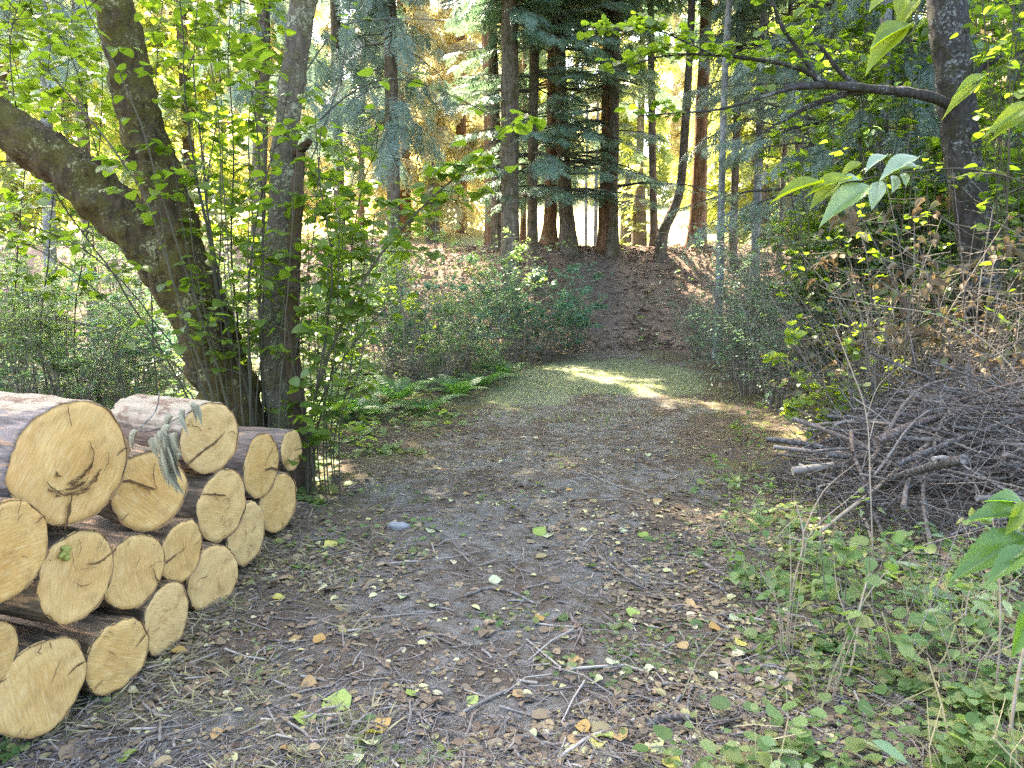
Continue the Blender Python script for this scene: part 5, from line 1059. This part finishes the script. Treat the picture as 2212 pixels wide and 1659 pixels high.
LV = [(728, 1525, 50, 'green'), (655, 1555, 42, 'green'), (797, 1608, 36, 'pale'), (828, 1570, 30, 'orange'), (805, 1588, 34, 'yellow'), (890, 1505, 24, 'green'), (1290, 1610, 34, 'yellow'), (1305, 1595, 30, 'green'),
      (1240, 1605, 26, 'tan'), (1260, 1575, 26, 'orange'), (1338, 1597, 28, 'tan'), (1288, 1474, 26, 'pale'), (1325, 1435, 24, 'pale'), (1365, 1327, 26, 'green'), (1275, 1225, 20, 'green'), (1165, 1152, 24, 'green'), (1185, 1160, 22, 'pale'),
      (1107, 1100, 22, 'green'), (1070, 1258, 22, 'pale'), (1075, 1275, 20, 'yellow'), (870, 1292, 22, 'pale'), (938, 1312, 18, 'pale'), (690, 1385, 22, 'orange'), (640, 1385, 24, 'tan'), (605, 1295, 22, 'yellow'), (668, 1480, 26, 'tan'), (390, 1412, 30, 'orange'),
      (275, 1640, 34, 'green'), (770, 1650, 28, 'pale'), (620, 1625, 28, 'tan'), (470, 1590, 30, 'tan'), (1450, 1655, 32, 'yellow'), (1530, 1610, 24, 'tan'), (1660, 1612, 26, 'yellow'), (1700, 1630, 24, 'green'), (1390, 1620, 24, 'orange'),
      (1165, 1340, 18, 'orange'), (1120, 1505, 22, 'tan'), (1022, 1520, 22, 'green'), (955, 1080, 14, 'pale'), (1010, 1070, 14, 'tan'), (1345, 1150, 18, 'pale'), (1390, 1160, 20, 'green'), (1420, 1085, 16, 'tan'), (1230, 1060, 12, 'orange'), (1080, 1000, 12, 'pale'),
      (1190, 985, 10, 'yellow'), (1400, 985, 12, 'pale'), (930, 1150, 20, 'pale'), (975, 1085, 14, 'pale'), (860, 1210, 18, 'tan'), (715, 1180, 22, 'yellow'), (665, 1230, 24, 'green'), (1545, 1360, 22, 'orange'), (1600, 1395, 22, 'yellow'), (1590, 1340, 24, 'pale'),
      (1475, 1400, 20, 'tan'), (1495, 1240, 20, 'yellow'), (1490, 1310, 22, 'tan'), (1960, 1370, 24, 'yellow'), (2050, 1540, 24, 'yellow'), (1820, 1560, 26, 'tan'), (1560, 1170, 16, 'pale'), (1150, 1590, 18, 'pale'), (1400, 1450, 20, 'pale'), (1240, 1430, 22, 'tan')]
LV.sort()
def where(px, py): return ("on the bottom strip" if py > 1540 else "on the near path" if py > 1380 else "on the middle of the path" if py > 1130 else "on the far dirt") if 560 < px < 1560 else ("in the right ground cover" if px >= 1560 else "at the foot of the logs")
cnt = {}
for (px, py, sz, c) in LV: cnt.setdefault((c, where(px, py)), []).append((px, py, sz))
NAME = dict(yellow='yellow', green='light green', pale='pale grey green', tan='tan', orange='orange')
for (c, wz), L_ in cnt.items():
    for k, (px, py, sz) in enumerate(L_):
        p = ground_at(px, py); dep = p[1] + .2
        o = bpy.data.objects.new('fallen_leaf', LEAFM[c + 'ab'[(px + py) % 2]]); COL.objects.link(o)
        o.location = (p[0], p[1], p[2] + .012); o.rotation_euler = (rng.normal(0, .22), rng.normal(0, .22), rng.uniform(0, 6.28)); o.scale = (sz * dep / F * 1.35,) * 3
        tag(o, f"{'only' if len(L_) == 1 else ORD[k + 1]} {NAME[c]} fallen leaf {wz}" + ("" if len(L_) == 1 else ", counted from the left"), 'leaf', 'fallen leaves on the ground')
# --- pale stone by the left of the path
mb = MB(); uu = np.linspace(0, math.pi, 9); vv = np.linspace(0, 2 * math.pi, 14, endpoint=False)
S = np.stack([np.outer(np.sin(uu), np.cos(vv)), np.outer(np.sin(uu), np.sin(vv)), np.outer(np.cos(uu), np.ones(14))], -1).reshape(-1, 3)
S = S * (1 + .25 * fbm(S[:, 0] * 2, S[:, 1] * 2, S[:, 2] * 2, 3))[:, None] * np.array((.07, .045, .035)); mb.add(S, [[a * 14 + b, a * 14 + (b + 1) % 14, a * 14 + 14 + (b + 1) % 14, a * 14 + 14 + b] for a in range(8) for b in range(14)])
o = mb.build('stone', M['stone']); o.location = tuple(ground_at(860, 1140) + np.array((0, 0, .004))); tag(o, "pale rough stone half sunk left of the path", 'stone')
